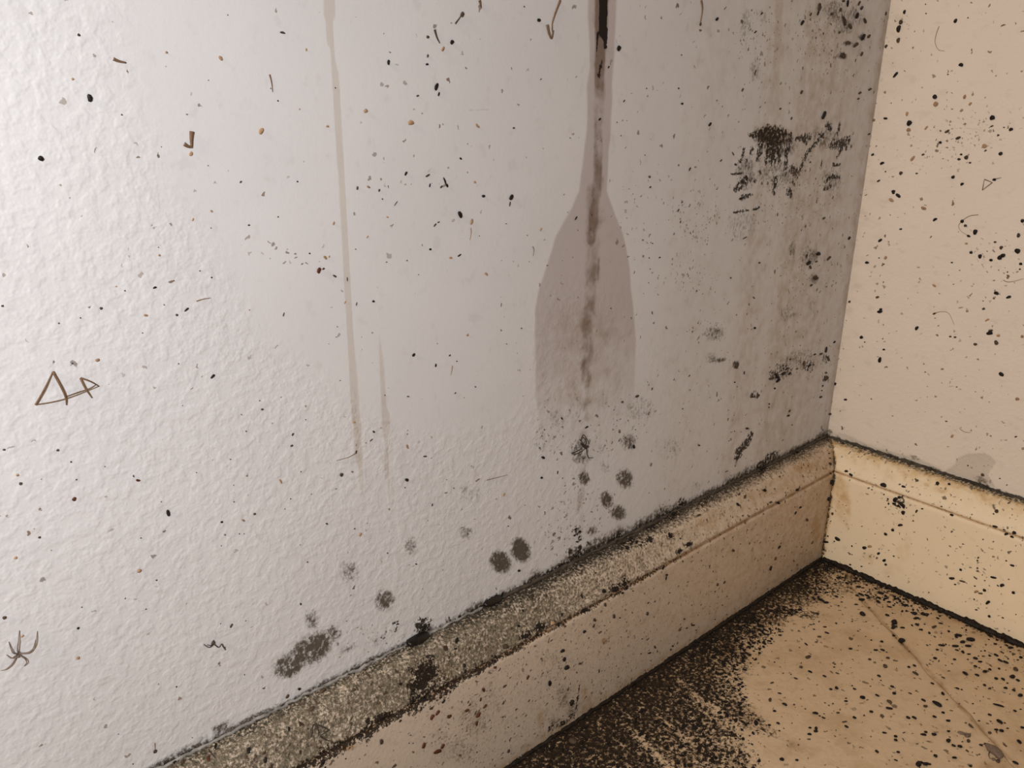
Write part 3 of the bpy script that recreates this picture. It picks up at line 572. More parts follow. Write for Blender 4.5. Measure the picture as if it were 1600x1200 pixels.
#INSERT_OBJECTS
# =================================================================== LOOSE THINGS
MATS = {'k': simple_material('black_dropping', (0.013, 0.009, 0.008), 0.5, 0.5), 'b': simple_material('dark_brown_dropping', (0.066, 0.044, 0.029), 0.6, 0.5),
        'r': simple_material('reddish_brown_shell', (0.080, 0.025, 0.012), 0.35, 0.4), 't': simple_material('tan_crust', (0.34, 0.215, 0.125), 0.75, 0.35)}
MAT_LEG = simple_material('thin_brown_insect_leg', (0.16, 0.095, 0.055), 0.5, 0.3)
MAT_LEGD = simple_material('dark_insect_body', (0.055, 0.042, 0.034), 0.5, 0.4)
MAT_HAIR = simple_material('brown_hair', (0.20, 0.12, 0.06), 0.4, 0.3)
MAT_WING = simple_material('grey_brown_wing', (0.16, 0.115, 0.085), 0.35, 0.4)

def pellet_mesh(name, seed, seg=7, rings=4, bend=0.0, taper=0.0, lump=0.12):
    rg = random.Random(seed); V = [(-0.5, 0, 0)]; F = []
    for i in range(1, rings):
        t = i/rings; x = -0.5*math.cos(math.pi*t); r = 0.5*math.sin(math.pi*t)**0.75*(1+taper*(t-.5)*2)
        for k in range(seg):
            a = 2*math.pi*k/seg; q = r*(1+rg.uniform(-lump, lump))
            V.append((x+rg.uniform(-.03, .03), q*math.cos(a)+bend*(1-4*x*x), q*math.sin(a)))
    V.append((0.5, 0, 0)); n = len(V)-1
    for k in range(seg):
        F.append((0, 1+(k+1) % seg, 1+k)); F.append((n, n-seg+k, n-seg+(k+1) % seg))
    for i in range(rings-2):
        for k in range(seg):
            a = 1+i*seg+k; b = 1+i*seg+(k+1) % seg; F.append((a, b, b+seg, a+seg))
    return V, F
VARS = []
for sd_, bd, tp in ((1, 0, 0), (2, .10, .15), (3, -.12, -.2), (4, .05, .3), (5, 0, -.15), (6, .2, 0)):
    VARS.append(pellet_mesh('p', sd_, bend=bd, taper=tp))
PM = {}
def pellet_data(kind, v):
    if (kind, v) not in PM:
        me = bpy.data.meshes.new({'k': 'dropping', 'b': 'dropping', 'r': 'insect_case', 't': 'crumb'}[kind]); me.from_pydata(*[VARS[v][0], [], VARS[v][1]])
        me.polygons.foreach_set('use_smooth', [True]*len(me.polygons)); me.materials.append(MATS[kind]); PM[(kind, v)] = me
    return PM[(kind, v)]
def frame(px, py, ln, wd, ang):
    """matrix of a pellet of ln x wd photo pixels lying on whatever the pixel shows"""
    h = hit(px, py)
    if h is None: return None
    sid, p, n, uv = h; a = math.radians(ang); dx, dy = math.cos(a), -math.sin(a)
    p0 = hit(px-dx*2, py-dy*2, sid); p1 = hit(px+dx*2, py+dy*2, sid)
    iso = np.linalg.norm(p-CAM)/FPX
    if p0 is None or p1 is None: X = np.cross([0, 0, 1.0], n); k = 1.0
    else: X = p1[1]-p0[1]; k = min(np.linalg.norm(X)/4/iso, 1.5)
    X = X-n*(X@n); X /= np.linalg.norm(X); Yv = np.cross(n, X)
    L = ln*iso*(.35+.65*k); W = min(wd*iso*1.05, L*1.05); Hh = W*(.62 if sid in 'LR' else .7)
    c = p+n*Hh*.36
    m4 = Matrix(((X[0]*L, Yv[0]*W, n[0]*Hh, c[0]), (X[1]*L, Yv[1]*W, n[1]*Hh, c[1]), (X[2]*L, Yv[2]*W, n[2]*Hh, c[2]), (0, 0, 0, 1)))
    return sid, m4, (L, W, Hh)
D = {
 (0, 0): [(557,612,50,26,-75,'k'),(254,990,36,26,-35,'k'),(492,221,18,14,0,'b'),(760,718,14,12,0,'b'),(1423,95,10,8,0,'b'),(1303,502,8,8,0,'k'),(1008,918,8,8,0,'k'),(1505,1138,18,10,45,'b'),(1300,1035,10,8,0,'b'),(1040,330,16,12,0,'t'),(1375,365,34,18,-50,'t'),(1190,960,30,18,60,'t'),(455,495,16,12,40,'t')],
 (400, 0): [(827,390,34,18,85,'k'),(1127,543,50,22,70,'k'),(1141,588,28,12,75,'k'),(1223,265,30,22,50,'k'),(1278,991,18,12,-40,'k'),(1068,403,20,12,10,'k'),(1072,350,22,12,80,'b'),(1072,231,18,16,0,'b'),(1166,305,34,16,65,'t'),(312,310,18,10,90,'t'),(32,820,44,24,60,'t'),(682,693,28,22,20,'t'),(1383,785,36,14,-45,'t'),(165,206,36,12,-10,'b'),(936,1085,30,14,60,'k'),(1072,1097,34,12,30,'b'),(1085,1158,26,10,80,'k'),(632,1175,24,14,80,'b'),(702,1168,26,12,-30,'t'),(1158,1168,24,12,40,'b'),(258,1136,14,12,0,'k'),(136,630,12,12,0,'k'),(1286,90,34,24,60,'b'),(965,770,40,26,10,'t'),(1010,600,20,10,20,'b'),(445,790,20,12,0,'t'),(1178,1130,50,12,-70,'k'),(1190,1160,26,16,-60,'k'),(272,682,14,10,80,'t'),(495,550,12,10,0,'b'),(770,1190,20,12,70,'b'),(1365,1140,16,14,0,'t')],
 (800, 0): [(166,126,24,18,0,'k'),(663,303,34,28,60,'k'),(603,420,18,10,60,'k'),(547,745,22,12,45,'k'),(1279,119,26,16,40,'k'),(1235,777,30,16,50,'k'),(1062,648,18,12,0,'k'),(1040,551,12,12,0,'k'),(857,1107,16,14,0,'b'),(863,1170,18,10,40,'b'),(840,553,12,8,40,'k'),(1305,1003,22,10,45,'b'),(1440,562,26,12,60,'b'),(1110,1057,26,12,60,'b'),(75,42,14,10,-30,'b'),(10,800,16,10,0,'b'),(362,862,10,8,0,'k'),(700,632,22,8,50,'b'),(1058,345,12,9,0,'b'),(655,765,10,8,0,'k'),(680,848,10,8,0,'k'),(830,970,12,8,50,'b'),(1520,455,40,10,80,'b'),(1520,200,24,10,40,'b'),(1560,85,22,10,40,'b'),(1380,960,30,8,-60,'b'),(180,495,16,6,40,'b'),(580,290,26,20,-60,'k'),(1175,150,24,14,80,'b')],
 (1200, 0): [(212,143,38,18,55,'k'),(317,44,50,24,85,'b'),(311,84,30,13,70,'k'),(397,85,22,14,20,'b'),(495,22,44,18,85,'k'),(568,22,34,14,60,'b'),(552,97,40,22,65,'k'),(583,50,26,16,50,'b'),(470,130,66,22,-75,'b'),(510,165,40,20,-55,'b'),(603,130,38,18,-60,'b'),(590,232,44,24,55,'k'),(627,226,26,16,40,'b'),(545,282,44,20,35,'b'),(495,270,50,18,0,'b'),(583,338,30,16,60,'b'),(462,350,40,28,-20,'b'),(208,577,28,16,60,'b'),(572,582,26,12,30,'b'),(635,560,30,12,25,'b'),(345,720,56,26,65,'k'),(630,838,24,10,20,'b'),(145,740,20,12,60,'b'),(735,85,24,12,80,'b'),(740,290,24,14,60,'b'),(75,680,16,10,30,'b'),(450,60,24,16,70,'b'),(470,5,24,12,0,'b'),(265,90,24,12,60,'b'),(563,618,16,10,30,'b'),(445,205,18,10,40,'b'),(345,210,16,8,80,'b'),
             (855,75,26,14,80,'k'),(830,138,28,20,80,'b'),(820,180,44,22,80,'k'),(817,252,32,18,80,'b'),(798,468,44,14,50,'k'),(735,740,26,12,-5,'k'),(885,770,36,26,55,'k'),(1173,130,28,16,60,'k'),(1207,407,28,18,-10,'k'),(1045,605,28,22,-30,'k'),(1050,650,30,24,50,'t'),(1230,605,28,14,70,'t'),(1404,738,32,24,20,'k'),(1520,810,26,16,25,'k'),(1442,845,14,10,30,'k'),(1190,862,34,14,25,'b'),(1077,892,20,14,0,'k'),(1455,960,26,18,20,'k'),(1240,982,26,20,30,'b'),(1208,966,16,10,0,'k'),(1195,995,22,12,0,'b'),(715,1022,30,14,25,'k'),(655,967,22,12,30,'k'),(833,1083,24,18,50,'b'),(735,1073,12,10,0,'k'),(692,1130,24,10,30,'b'),(785,1195,26,14,10,'k'),(1157,1105,24,16,30,'k'),(1215,1152,24,14,35,'k'),(1263,1017,16,10,0,'b'),(1415,1123,22,14,0,'k'),(970,967,20,10,20,'b'),(905,990,40,14,50,'t'),(880,815,26,18,0,'t'),(1355,912,30,20,0,'t'),(1360,942,18,8,30,'b'),(1120,820,34,12,30,'b'),(985,28,10,8,0,'k'),(988,85,12,8,0,'k'),(1250,112,12,8,0,'b'),(870,712,26,14,80,'t'),(1265,650,24,12,50,'t'),(1210,690,22,12,40,'t'),(1475,797,14,8,0,'k'),(990,800,30,10,50,'t'),(1125,465,14,8,0,'b'),(1230,775,20,8,20,'t'),(1400,790,22,8,20,'b'),(930,1083,16,8,0,'b'),(770,645,8,8,0,'k')],
 (0, 300): [(967,598,26,12,20,'k'),(1328,1152,36,16,45,'k'),(1322,533,14,12,0,'k'),(1248,493,12,12,0,'b'),(1104,768,16,14,0,'b'),(632,727,18,16,60,'b'),(1085,555,12,10,0,'b'),(1025,706,12,10,0,'b'),(890,880,12,8,0,'b'),(452,1070,14,10,0,'k'),(608,1050,28,18,20,'t'),(1318,225,9,9,0,'b'),(14,712,16,12,0,'b'),(910,770,28,14,-10,'t'),(780,618,14,10,0,'b'),(995,397,16,12,0,'t'),(502,787,14,10,0,'b'),(367,820,14,12,0,'b'),(1165,735,36,12,40,'k'),(1320,120,18,12,-40,'t'),(1555,207,16,10,0,'b'),(1205,172,22,9,70,'t'),(990,347,10,8,0,'b'),(725,590,14,10,0,'t'),(1115,1072,12,10,0,'b'),(1558,737,14,9,-30,'t')],
 (400, 300): [(1270,142,48,26,-65,'k'),(1420,24,24,16,0,'k'),(1592,32,40,26,60,'k'),(1586,75,34,10,80,'b'),(732,684,18,14,0,'k'),(983,1017,26,18,50,'k'),(1122,1083,24,12,85,'k'),(1254,1057,12,10,0,'k'),(1210,1021,16,10,40,'k'),(1270,395,30,10,35,'k'),(1088,358,16,14,0,'k'),(392,490,40,24,70,'r'),(420,480,18,12,30,'r'),(490,525,28,12,-30,'b'),(1215,413,24,12,0,'t'),(334,383,14,12,0,'k'),(1345,185,40,18,75,'t'),(1437,512,28,14,-40,'t'),(628,700,24,8,75,'b'),(1532,705,28,6,80,'b'),(1320,892,18,14,30,'t'),(943,428,10,10,0,'k'),(788,44,12,12,0,'b'),(874,72,40,6,55,'b'),(485,195,24,12,75,'t'),(1015,516,8,8,0,'k'),(430,410,30,16,-40,'t'),(455,403,16,10,60,'t'),(1118,207,28,10,50,'b'),(1140,188,18,8,30,'b'),(622,358,12,8,0,'b'),(555,690,20,10,60,'t'),(570,545,30,7,-85,'b'),(172,765,28,8,75,'b'),(820,158,16,10,0,'t'),(695,280,20,10,60,'t'),(137,155,14,10,50,'b'),(815,438,12,10,0,'b'),(1132,948,8,7,0,'b'),(507,842,10,8,0,'b'),(500,907,10,8,0,'b'),(525,1178,10,8,0,'b'),(1565,950,12,8,0,'b'),(1395,275,8,8,0,'b'),(1563,198,14,7,0,'b')],
 (800, 300): [(399,163,30,10,60,'k'),(180,234,24,12,60,'t'),(856,412,10,10,0,'k'),(877,322,10,9,0,'k'),(922,410,16,8,20,'k'),(1365,538,14,12,0,'k'),(1516,848,16,14,0,'k'),(1038,115,24,10,60,'b'),(617,728,12,8,0,'k'),(875,755,22,8,-80,'b'),(1450,1130,22,12,85,'b'),(1390,1190,14,12,0,'k'),(58,852,12,10,0,'k'),(1545,442,16,10,0,'b'),(95,270,9,8,0,'b'),(1510,660,24,8,-40,'b'),(1402,768,14,8,70,'b'),(852,567,9,8,0,'b'),(1062,62,20,8,50,'b'),(1455,287,40,7,28,'b'),(862,480,9,8,0,'b'),(1092,872,8,7,0,'b'),(1403,1085,40,24,70,'b'),(1525,107,30,10,25,'k'),(1430,40,34,14,20,'k')],
 (1200, 300): [(347,163,24,12,25,'b'),(505,289,24,16,50,'k'),(310,388,34,22,10,'k'),(378,415,40,16,45,'b'),(250,443,36,24,30,'k'),(262,470,24,16,-60,'b'),(292,538,36,26,0,'b'),(363,592,12,10,0,'b'),(413,938,20,12,40,'k'),(510,685,18,12,40,'b'),(360,985,40,18,80,'k'),(375,1040,40,14,-60,'b'),(258,1083,30,14,35,'k'),(222,1070,34,13,80,'b'),(137,1045,16,12,0,'b'),(92,1132,28,18,35,'k'),(133,1135,28,14,40,'k'),(55,1150,60,20,-50,'k'),(60,1178,40,18,40,'k'),(20,1165,50,16,10,'b'),(358,1165,34,28,40,'b'),(290,1015,22,10,25,'k'),(180,1105,20,10,30,'b'),(420,1195,20,14,0,'k'),(200,958,10,8,0,'b'),(360,1130,20,12,0,'b'),(120,1105,26,10,20,'b'),(268,582,20,14,30,'b'),(330,1010,30,12,10,'b'),(240,400,24,14,60,'b'),(300,435,22,10,20,'b'),
             (815,22,36,18,-40,'k'),(785,5,18,14,0,'k'),(772,50,34,16,-30,'t'),(1045,173,30,14,35,'k'),(702,302,30,14,35,'k'),(620,443,26,14,0,'k'),(700,746,36,16,10,'k'),(708,736,22,16,60,'k'),(1297,250,34,22,75,'k'),(1270,378,20,16,0,'k'),(1328,402,28,18,80,'k'),(1448,408,30,22,50,'k'),(1470,394,30,20,10,'k'),(1460,348,24,16,60,'b'),(1560,368,34,26,-30,'k'),(1395,425,22,14,0,'k'),(1420,313,18,10,0,'b'),(1592,178,22,20,0,'k'),(1565,270,28,16,80,'b'),(1580,450,20,14,0,'k'),(1575,482,14,12,0,'k'),(1428,633,30,18,-15,'k'),(1505,657,32,14,20,'k'),(933,852,30,16,55,'k'),(585,908,22,18,30,'k'),(605,938,12,10,0,'b'),(700,1048,38,18,75,'k'),(725,986,18,10,0,'k'),(1386,882,40,20,10,'k'),(1392,866,30,12,10,'b'),(1427,940,30,20,-70,'b'),(1297,950,24,14,0,'b'),(1140,903,16,10,0,'b'),(1170,906,18,10,0,'b'),(1460,1138,34,20,-35,'k'),(830,232,20,10,10,'b'),(685,657,24,12,20,'b'),(1348,730,20,12,20,'b'),(1370,800,30,10,30,'t'),(1040,585,26,12,-35,'t'),(735,410,24,14,60,'t'),(695,413,12,9,0,'k'),(725,450,14,9,20,'b'),(1240,322,20,10,0,'t'),(1150,440,16,8,0,'b'),(983,1125,12,9,0,'b'),(1090,1107,20,10,10,'t'),(755,310,14,10,0,'t'),(1215,182,22,18,60,'k'),(1235,210,20,14,0,'b'),(1255,275,24,12,-20,'k'),(1040,760,22,10,25,'b'),(975,100,34,16,-20,'t'),(1130,520,8,8,0,'b'),(718,917,14,8,40,'b'),(1345,680,10,8,0,'b'),(1440,897,22,14,0,'t'),(1590,905,18,16,0,'t'),(1245,745,16,10,0,'t'),(1370,370,10,8,0,'b'),(1205,722,30,6,8,'t')],
 (0, 600): [(1050,805,46,20,-75,'k'),(465,718,28,20,70,'r'),(870,1167,28,22,40,'t'),(443,487,14,12,0,'k'),(128,620,20,18,0,'b'),(477,597,14,12,0,'b'),(245,958,16,14,0,'b'),(862,600,28,14,-10,'r'),(835,575,16,8,-70,'b'),(1384,862,16,14,0,'k'),(1405,942,14,12,0,'b'),(1537,296,12,11,0,'k'),(1440,470,14,8,0,'k'),(880,963,12,10,0,'k'),(1495,937,12,10,0,'b'),(1525,935,8,8,0,'b'),(258,595,8,8,0,'b'),(655,515,10,9,0,'b'),(1227,552,10,9,0,'b'),(1462,735,12,10,0,'b'),(1520,852,24,12,-30,'t'),(1383,1010,8,8,0,'k'),(95,1087,20,16,0,'t'),(108,568,18,14,0,'t'),(212,905,10,9,0,'t'),(320,1040,8,8,0,'b'),(258,788,8,8,0,'b'),(360,415,18,14,0,'b'),(25,410,18,12,0,'b'),(1590,810,18,14,0,'b'),(1008,735,10,9,0,'b'),(1140,135,8,8,0,'b'),(1460,632,10,8,80,'b')],
 (400, 600): [(939,598,24,20,-30,'k'),(534,567,26,22,60,'b'),(222,385,20,14,20,'b'),(945,390,32,14,-70,'t'),(1370,18,14,10,0,'k'),(1245,57,16,8,40,'k'),(625,425,24,12,80,'b'),(442,873,18,10,-25,'b'),(152,608,36,12,-60,'t'),(1548,690,26,14,70,'t'),(650,940,26,18,60,'t'),(615,905,14,12,0,'b'),(1000,1126,16,8,-10,'k'),(1055,452,26,10,0,'b'),(320,1113,14,12,0,'b'),(820,1057,14,12,0,'b'),(38,158,18,12,0,'b'),(230,315,22,12,60,'b'),(735,298,20,12,-40,'b'),(720,350,28,8,40,'b'),(180,780,9,8,0,'k'),(215,718,12,10,0,'b'),(950,78,18,8,0,'b'),(100,245,12,10,0,'t'),(310,222,12,9,0,'b'),(612,240,20,12,10,'t'),(1100,755,20,10,80,'b'),(685,368,14,10,0,'t'),(930,648,12,10,0,'b'),(780,275,12,10,0,'t'),(1500,718,14,10,40,'t'),(1190,598,8,7,0,'b'),(945,313,14,8,50,'b'),(22,105,10,9,0,'k'),(805,70,14,8,-50,'b'),(1345,512,10,8,0,'b'),(1575,888,12,10,0,'b'),(345,688,12,8,20,'b'),(500,655,14,8,20,'b'),(1235,650,12,10,0,'b'),(280,548,14,9,30,'b')],
 (800, 600): [(310,216,22,10,-50,'k'),(192,460,28,16,-20,'k'),(183,587,18,14,0,'k'),(284,552,24,8,85,'k'),(760,390,26,18,-70,'k'),(1467,279,28,12,-5,'k'),(1170,383,14,12,0,'k'),(172,398,12,10,0,'k'),(213,358,9,8,0,'k'),(1495,70,36,20,70,'b'),(1533,75,32,20,50,'b'),(465,270,28,12,30,'k'),(1340,547,28,6,25,'b'),(780,75,28,16,20,'b'),(688,112,16,14,0,'b'),(875,30,20,10,70,'b'),(1355,355,10,8,0,'k'),(1390,295,10,8,0,'k'),(42,1165,18,16,0,'k'),(928,785,22,8,-80,'k'),(185,325,12,10,0,'b'),(445,465,12,9,20,'k'),(1110,38,10,9,0,'b'),(1065,155,14,12,50,'b'),(770,285,10,9,0,'b'),(400,905,18,12,40,'k'),(425,920,18,12,-40,'k'),(390,945,20,12,20,'k'),(420,955,20,12,60,'k'),(405,985,18,10,10,'k'),
             (1575,665,22,18,0,'k'),(1408,755,26,16,-40,'k'),(1455,705,24,16,80,'b'),(1418,690,14,12,0,'k'),(1535,625,12,10,0,'b'),(1440,825,16,12,0,'b'),(1165,822,34,12,25,'b'),(1300,942,14,10,0,'b'),(1325,965,20,8,-80,'b'),(1380,1040,22,16,-10,'b'),(1455,870,14,10,0,'b'),(1105,1005,36,22,20,'k'),(1045,1045,34,18,40,'k'),(1050,967,14,12,0,'k'),(985,945,40,18,-60,'k'),(1065,1108,18,10,-60,'k'),(1125,1080,18,8,70,'b'),(945,1150,34,12,55,'k'),(965,1193,20,12,0,'k'),(860,975,44,22,-70,'k'),(720,1025,26,18,30,'k'),(620,972,26,14,20,'k'),(690,995,34,14,15,'k'),(740,970,30,18,60,'k'),(540,1065,30,14,-10,'k'),(880,895,20,14,20,'k'),(430,1135,24,10,0,'k'),(1515,990,10,9,0,'t'),(1560,525,56,30,20,'k'),(1010,815,34,20,30,'k'),(435,1175,40,14,80,'b'),(1570,812,14,9,40,'b'),(780,990,24,14,60,'k')],
 (1200, 600): [(180,660,24,18,20,'k'),(60,745,26,18,-30,'k'),(200,772,20,12,25,'k'),(170,805,24,12,60,'k'),(240,850,22,16,-50,'b'),(68,1020,26,14,50,'k'),(45,1090,24,14,70,'b'),(15,1150,32,16,75,'k'),(80,995,16,8,50,'b'),(175,428,30,20,10,'k'),(70,578,14,12,0,'b'),(275,990,24,10,60,'b'),(160,1105,20,9,-70,'b'),(40,655,12,10,0,'b'),(15,740,24,12,20,'b'),(180,1130,20,10,60,'b'),(210,1020,9,8,0,'b'),
             (125,198,24,12,15,'k'),(133,168,20,12,60,'b'),(148,255,12,10,0,'b'),(40,28,16,12,0,'k'),(328,80,24,12,20,'k'),(335,40,12,10,0,'k'),(5,125,14,12,0,'k'),(5,145,12,10,0,'k'),(340,12,16,10,60,'k'),(340,285,14,10,60,'b'),(420,5,14,10,0,'k'),
             (485,97,22,12,0,'k'),(385,187,26,14,5,'b'),(1250,510,12,9,0,'k'),(1342,568,20,16,0,'b'),(1180,18,14,8,0,'b'),(1550,330,18,8,20,'b'),(1560,95,24,16,10,'t'),(1115,232,16,7,0,'b'),(1085,205,12,6,0,'b'),(780,200,14,6,0,'b'),(1150,325,22,12,60,'t'),
             (393,612,32,26,80,'k'),(390,560,14,12,0,'k'),(375,718,26,20,80,'k'),(385,500,20,16,-40,'b'),(405,810,18,14,80,'b'),(375,950,16,12,0,'k'),(360,985,44,14,-5,'k'),(385,465,14,12,0,'b'),(380,435,14,10,0,'k'),
             (722,635,40,24,-15,'k'),(848,642,28,12,-15,'k'),(490,548,24,14,0,'k'),(520,565,26,14,-30,'k'),(1060,622,24,18,80,'k'),(1132,628,18,14,0,'k'),(1430,795,24,18,60,'b'),(1410,812,14,10,0,'b'),(1085,765,18,10,0,'b'),(1148,820,24,14,-20,'k'),(1420,890,34,12,-15,'k'),(1540,930,24,18,0,'k'),(1490,940,26,14,25,'k'),(1525,957,24,12,-20,'k'),(1475,910,20,8,-15,'k'),(965,780,20,10,0,'k'),(848,803,26,20,80,'k'),(798,722,36,20,45,'k'),(838,752,40,20,-50,'k'),(852,765,26,16,80,'k'),(822,708,24,16,20,'k'),(790,748,26,16,-20,'k'),(815,762,24,12,0,'k'),(750,718,18,12,-50,'k'),(755,748,18,12,80,'k'),(725,690,14,10,0,'b'),(930,795,24,10,60,'b'),(828,882,32,14,10,'k'),(780,910,18,16,40,'k'),(737,937,22,16,-10,'k'),(437,965,38,20,-30,'k'),(525,1012,16,12,-60,'k'),(604,1022,26,18,15,'k'),(637,1015,28,14,10,'t'),(692,1058,22,12,35,'k'),(787,1075,16,10,0,'k'),(727,1100,24,14,30,'k'),(737,1127,16,14,0,'b'),(505,1055,20,8,-20,'b'),(525,1065,14,7,-20,'b'),(585,1140,16,10,0,'k'),(515,1127,18,12,0,'k'),(415,982,14,10,0,'k'),(1205,1160,16,14,0,'k'),(1310,1103,14,12,0,'k'),(1310,1150,14,12,0,'b'),(1490,1105,14,10,0,'k'),(1527,1133,28,12,-15,'k'),(1410,1080,18,10,0,'t'),(1345,970,12,9,0,'b'),(470,372,18,12,0,'k'),(735,770,12,9,0,'b'),(1315,1085,20,10,60,'b'),(1505,745,24,8,15,'k'),(650,660,12,10,0,'b'),(1450,590,14,9,0,'b')],
 (0, 900): [(977,26,14,12,0,'k'),(912,207,10,10,0,'k'),(489,325,16,14,80,'k'),(510,195,11,10,0,'b'),(484,510,24,18,40,'t'),(27,257,24,18,0,'b'),(1102,690,14,11,20,'k'),(1527,617,10,9,0,'k'),(1377,298,9,8,0,'k'),(1535,280,9,8,0,'k'),(968,1095,22,20,80,'b'),(830,1175,10,9,0,'k'),(1200,1010,9,8,0,'b'),(783,140,14,8,80,'b'),(990,675,10,7,80,'b'),(1445,310,30,14,60,'b'),(740,988,8,7,80,'b'),(140,375,20,12,40,'t'),
            (1555,1092,44,20,80,'k'),(1350,1065,40,14,75,'k'),(1305,1145,40,18,85,'r'),(1090,1165,26,14,40,'k'),(1145,1165,30,20,80,'b'),(1595,895,16,12,0,'k')],
 (400, 900): [(270,703,20,16,0,'k'),(193,750,30,18,60,'b'),(1253,405,44,20,75,'k'),(1245,455,20,12,20,'k'),(1298,560,28,18,-80,'k'),(1305,597,30,16,60,'k'),(1413,533,18,10,-55,'k'),(1497,505,30,12,-80,'k'),(1490,535,26,14,70,'k'),(1475,500,18,12,20,'k'),(1492,570,20,16,0,'r'),(1557,447,44,28,0,'b'),(1418,710,28,18,-60,'r'),(1402,770,28,12,80,'r'),(1428,813,36,16,50,'r'),(1385,865,44,22,50,'r'),(1378,920,34,16,85,'r'),(1315,838,30,18,25,'r'),(1205,873,30,22,20,'r'),(1132,853,40,20,55,'r'),(1098,880,40,24,60,'r'),(1170,782,32,14,50,'k'),(1053,768,26,18,30,'k'),(1010,755,26,20,60,'k'),(1045,1057,40,22,75,'r'),(1165,1063,36,20,60,'r'),(1130,1095,56,24,20,'r'),(780,1033,36,20,-80,'b'),(655,1000,24,18,0,'k'),(560,1140,14,10,0,'k'),(418,1163,32,18,85,'k'),(432,1193,16,12,0,'k'),(815,938,10,9,0,'k'),(900,905,22,14,40,'b'),(692,1060,9,8,0,'k'),(965,995,14,8,0,'k'),(955,1045,10,8,0,'k'),(980,1045,9,8,0,'k'),(203,958,32,14,-85,'k'),(57,1150,40,18,85,'k'),(610,715,30,18,30,'b'),(345,830,44,24,35,'b'),(1575,1092,24,18,80,'b'),(1575,945,10,8,0,'k'),(903,675,20,16,0,'k'),(278,175,16,10,-60,'k'),(415,722,44,26,40,'b'),(970,785,30,20,50,'k'),(880,285,14,10,30,'k'),(885,300,16,10,0,'k'),(870,292,12,8,0,'k'),(880,318,12,9,0,'k'),(565,280,9,8,0,'b'),(1222,820,24,10,10,'t')],
 (800, 900): [(122,137,44,26,85,'b'),(435,125,34,12,-75,'k'),(65,217,22,12,-70,'k'),(40,312,22,14,-30,'k'),(570,97,26,24,0,'k'),(640,80,50,32,20,'k'),(700,50,34,24,40,'k'),(715,75,30,14,80,'k'),(690,108,20,12,20,'k'),(755,93,14,10,0,'k'),(450,217,44,26,30,'k'),(310,243,26,14,85,'k'),(290,300,34,16,80,'k'),(330,312,16,12,0,'r'),(160,320,36,30,0,'k'),(192,318,28,16,30,'k'),(580,178,26,16,-70,'b'),(635,250,30,18,-80,'b'),(672,262,14,10,0,'k'),(515,272,22,18,-60,'b'),(450,348,24,18,30,'k'),(843,233,26,16,85,'b'),(850,168,22,10,45,'k'),(985,104,16,8,0,'k'),(963,12,30,10,80,'k'),(1075,268,14,12,0,'k'),(312,467,30,22,25,'k'),(326,518,30,22,80,'k'),(337,570,34,28,30,'k'),(231,668,36,22,-85,'k'),(98,632,34,14,70,'r'),(348,708,24,12,70,'b'),(370,790,44,26,70,'k'),(422,548,20,14,0,'b'),(543,593,28,8,85,'k'),(661,630,22,8,45,'k'),(805,484,14,8,-15,'k'),(858,480,26,10,15,'k'),(893,443,24,10,-60,'k'),(907,470,22,8,80,'k'),(1002,437,16,14,0,'k'),(990,460,16,12,0,'k'),(812,392,12,9,0,'k'),(1045,335,22,16,50,'b'),(1090,325,22,10,30,'k'),(1130,305,34,10,0,'k'),(1150,337,14,8,0,'k'),(1282,52,20,14,80,'b'),(1325,38,22,14,60,'b'),(1268,97,12,10,0,'b'),(1342,127,12,10,0,'b'),(1313,182,12,9,0,'k'),(1268,270,12,9,0,'k'),(1340,240,12,9,0,'b'),(250,297,30,24,20,'t'),(140,438,14,12,0,'b'),(195,490,9,8,0,'k'),(40,938,10,9,0,'k'),(725,380,14,10,80,'b'),(510,310,26,14,70,'b'),(157,372,18,12,0,'k'),(1055,322,12,8,0,'k'),(380,1040,56,40,-20,'b'),(85,380,40,26,30,'k'),(165,145,10,8,0,'k'),(60,165,16,10,80,'k')],
 (1200, 900): [(1150,12,36,14,0,'k'),(1215,33,40,10,-15,'b'),(1170,52,20,10,0,'k'),(1410,8,40,12,-10,'k'),(1465,58,28,16,30,'k'),(1437,60,20,10,-40,'k'),(1355,90,20,16,0,'k'),(1293,62,14,10,0,'k'),(1535,102,18,16,80,'k'),(1303,98,30,12,20,'t'),(1290,147,12,10,0,'k'),(1375,165,34,14,40,'k'),(1303,210,22,10,-5,'k'),(1385,250,18,14,-60,'k'),(1468,260,20,10,-25,'k'),(1550,240,10,8,0,'b'),(1355,28,14,8,0,'b'),(1505,20,14,8,0,'b'),
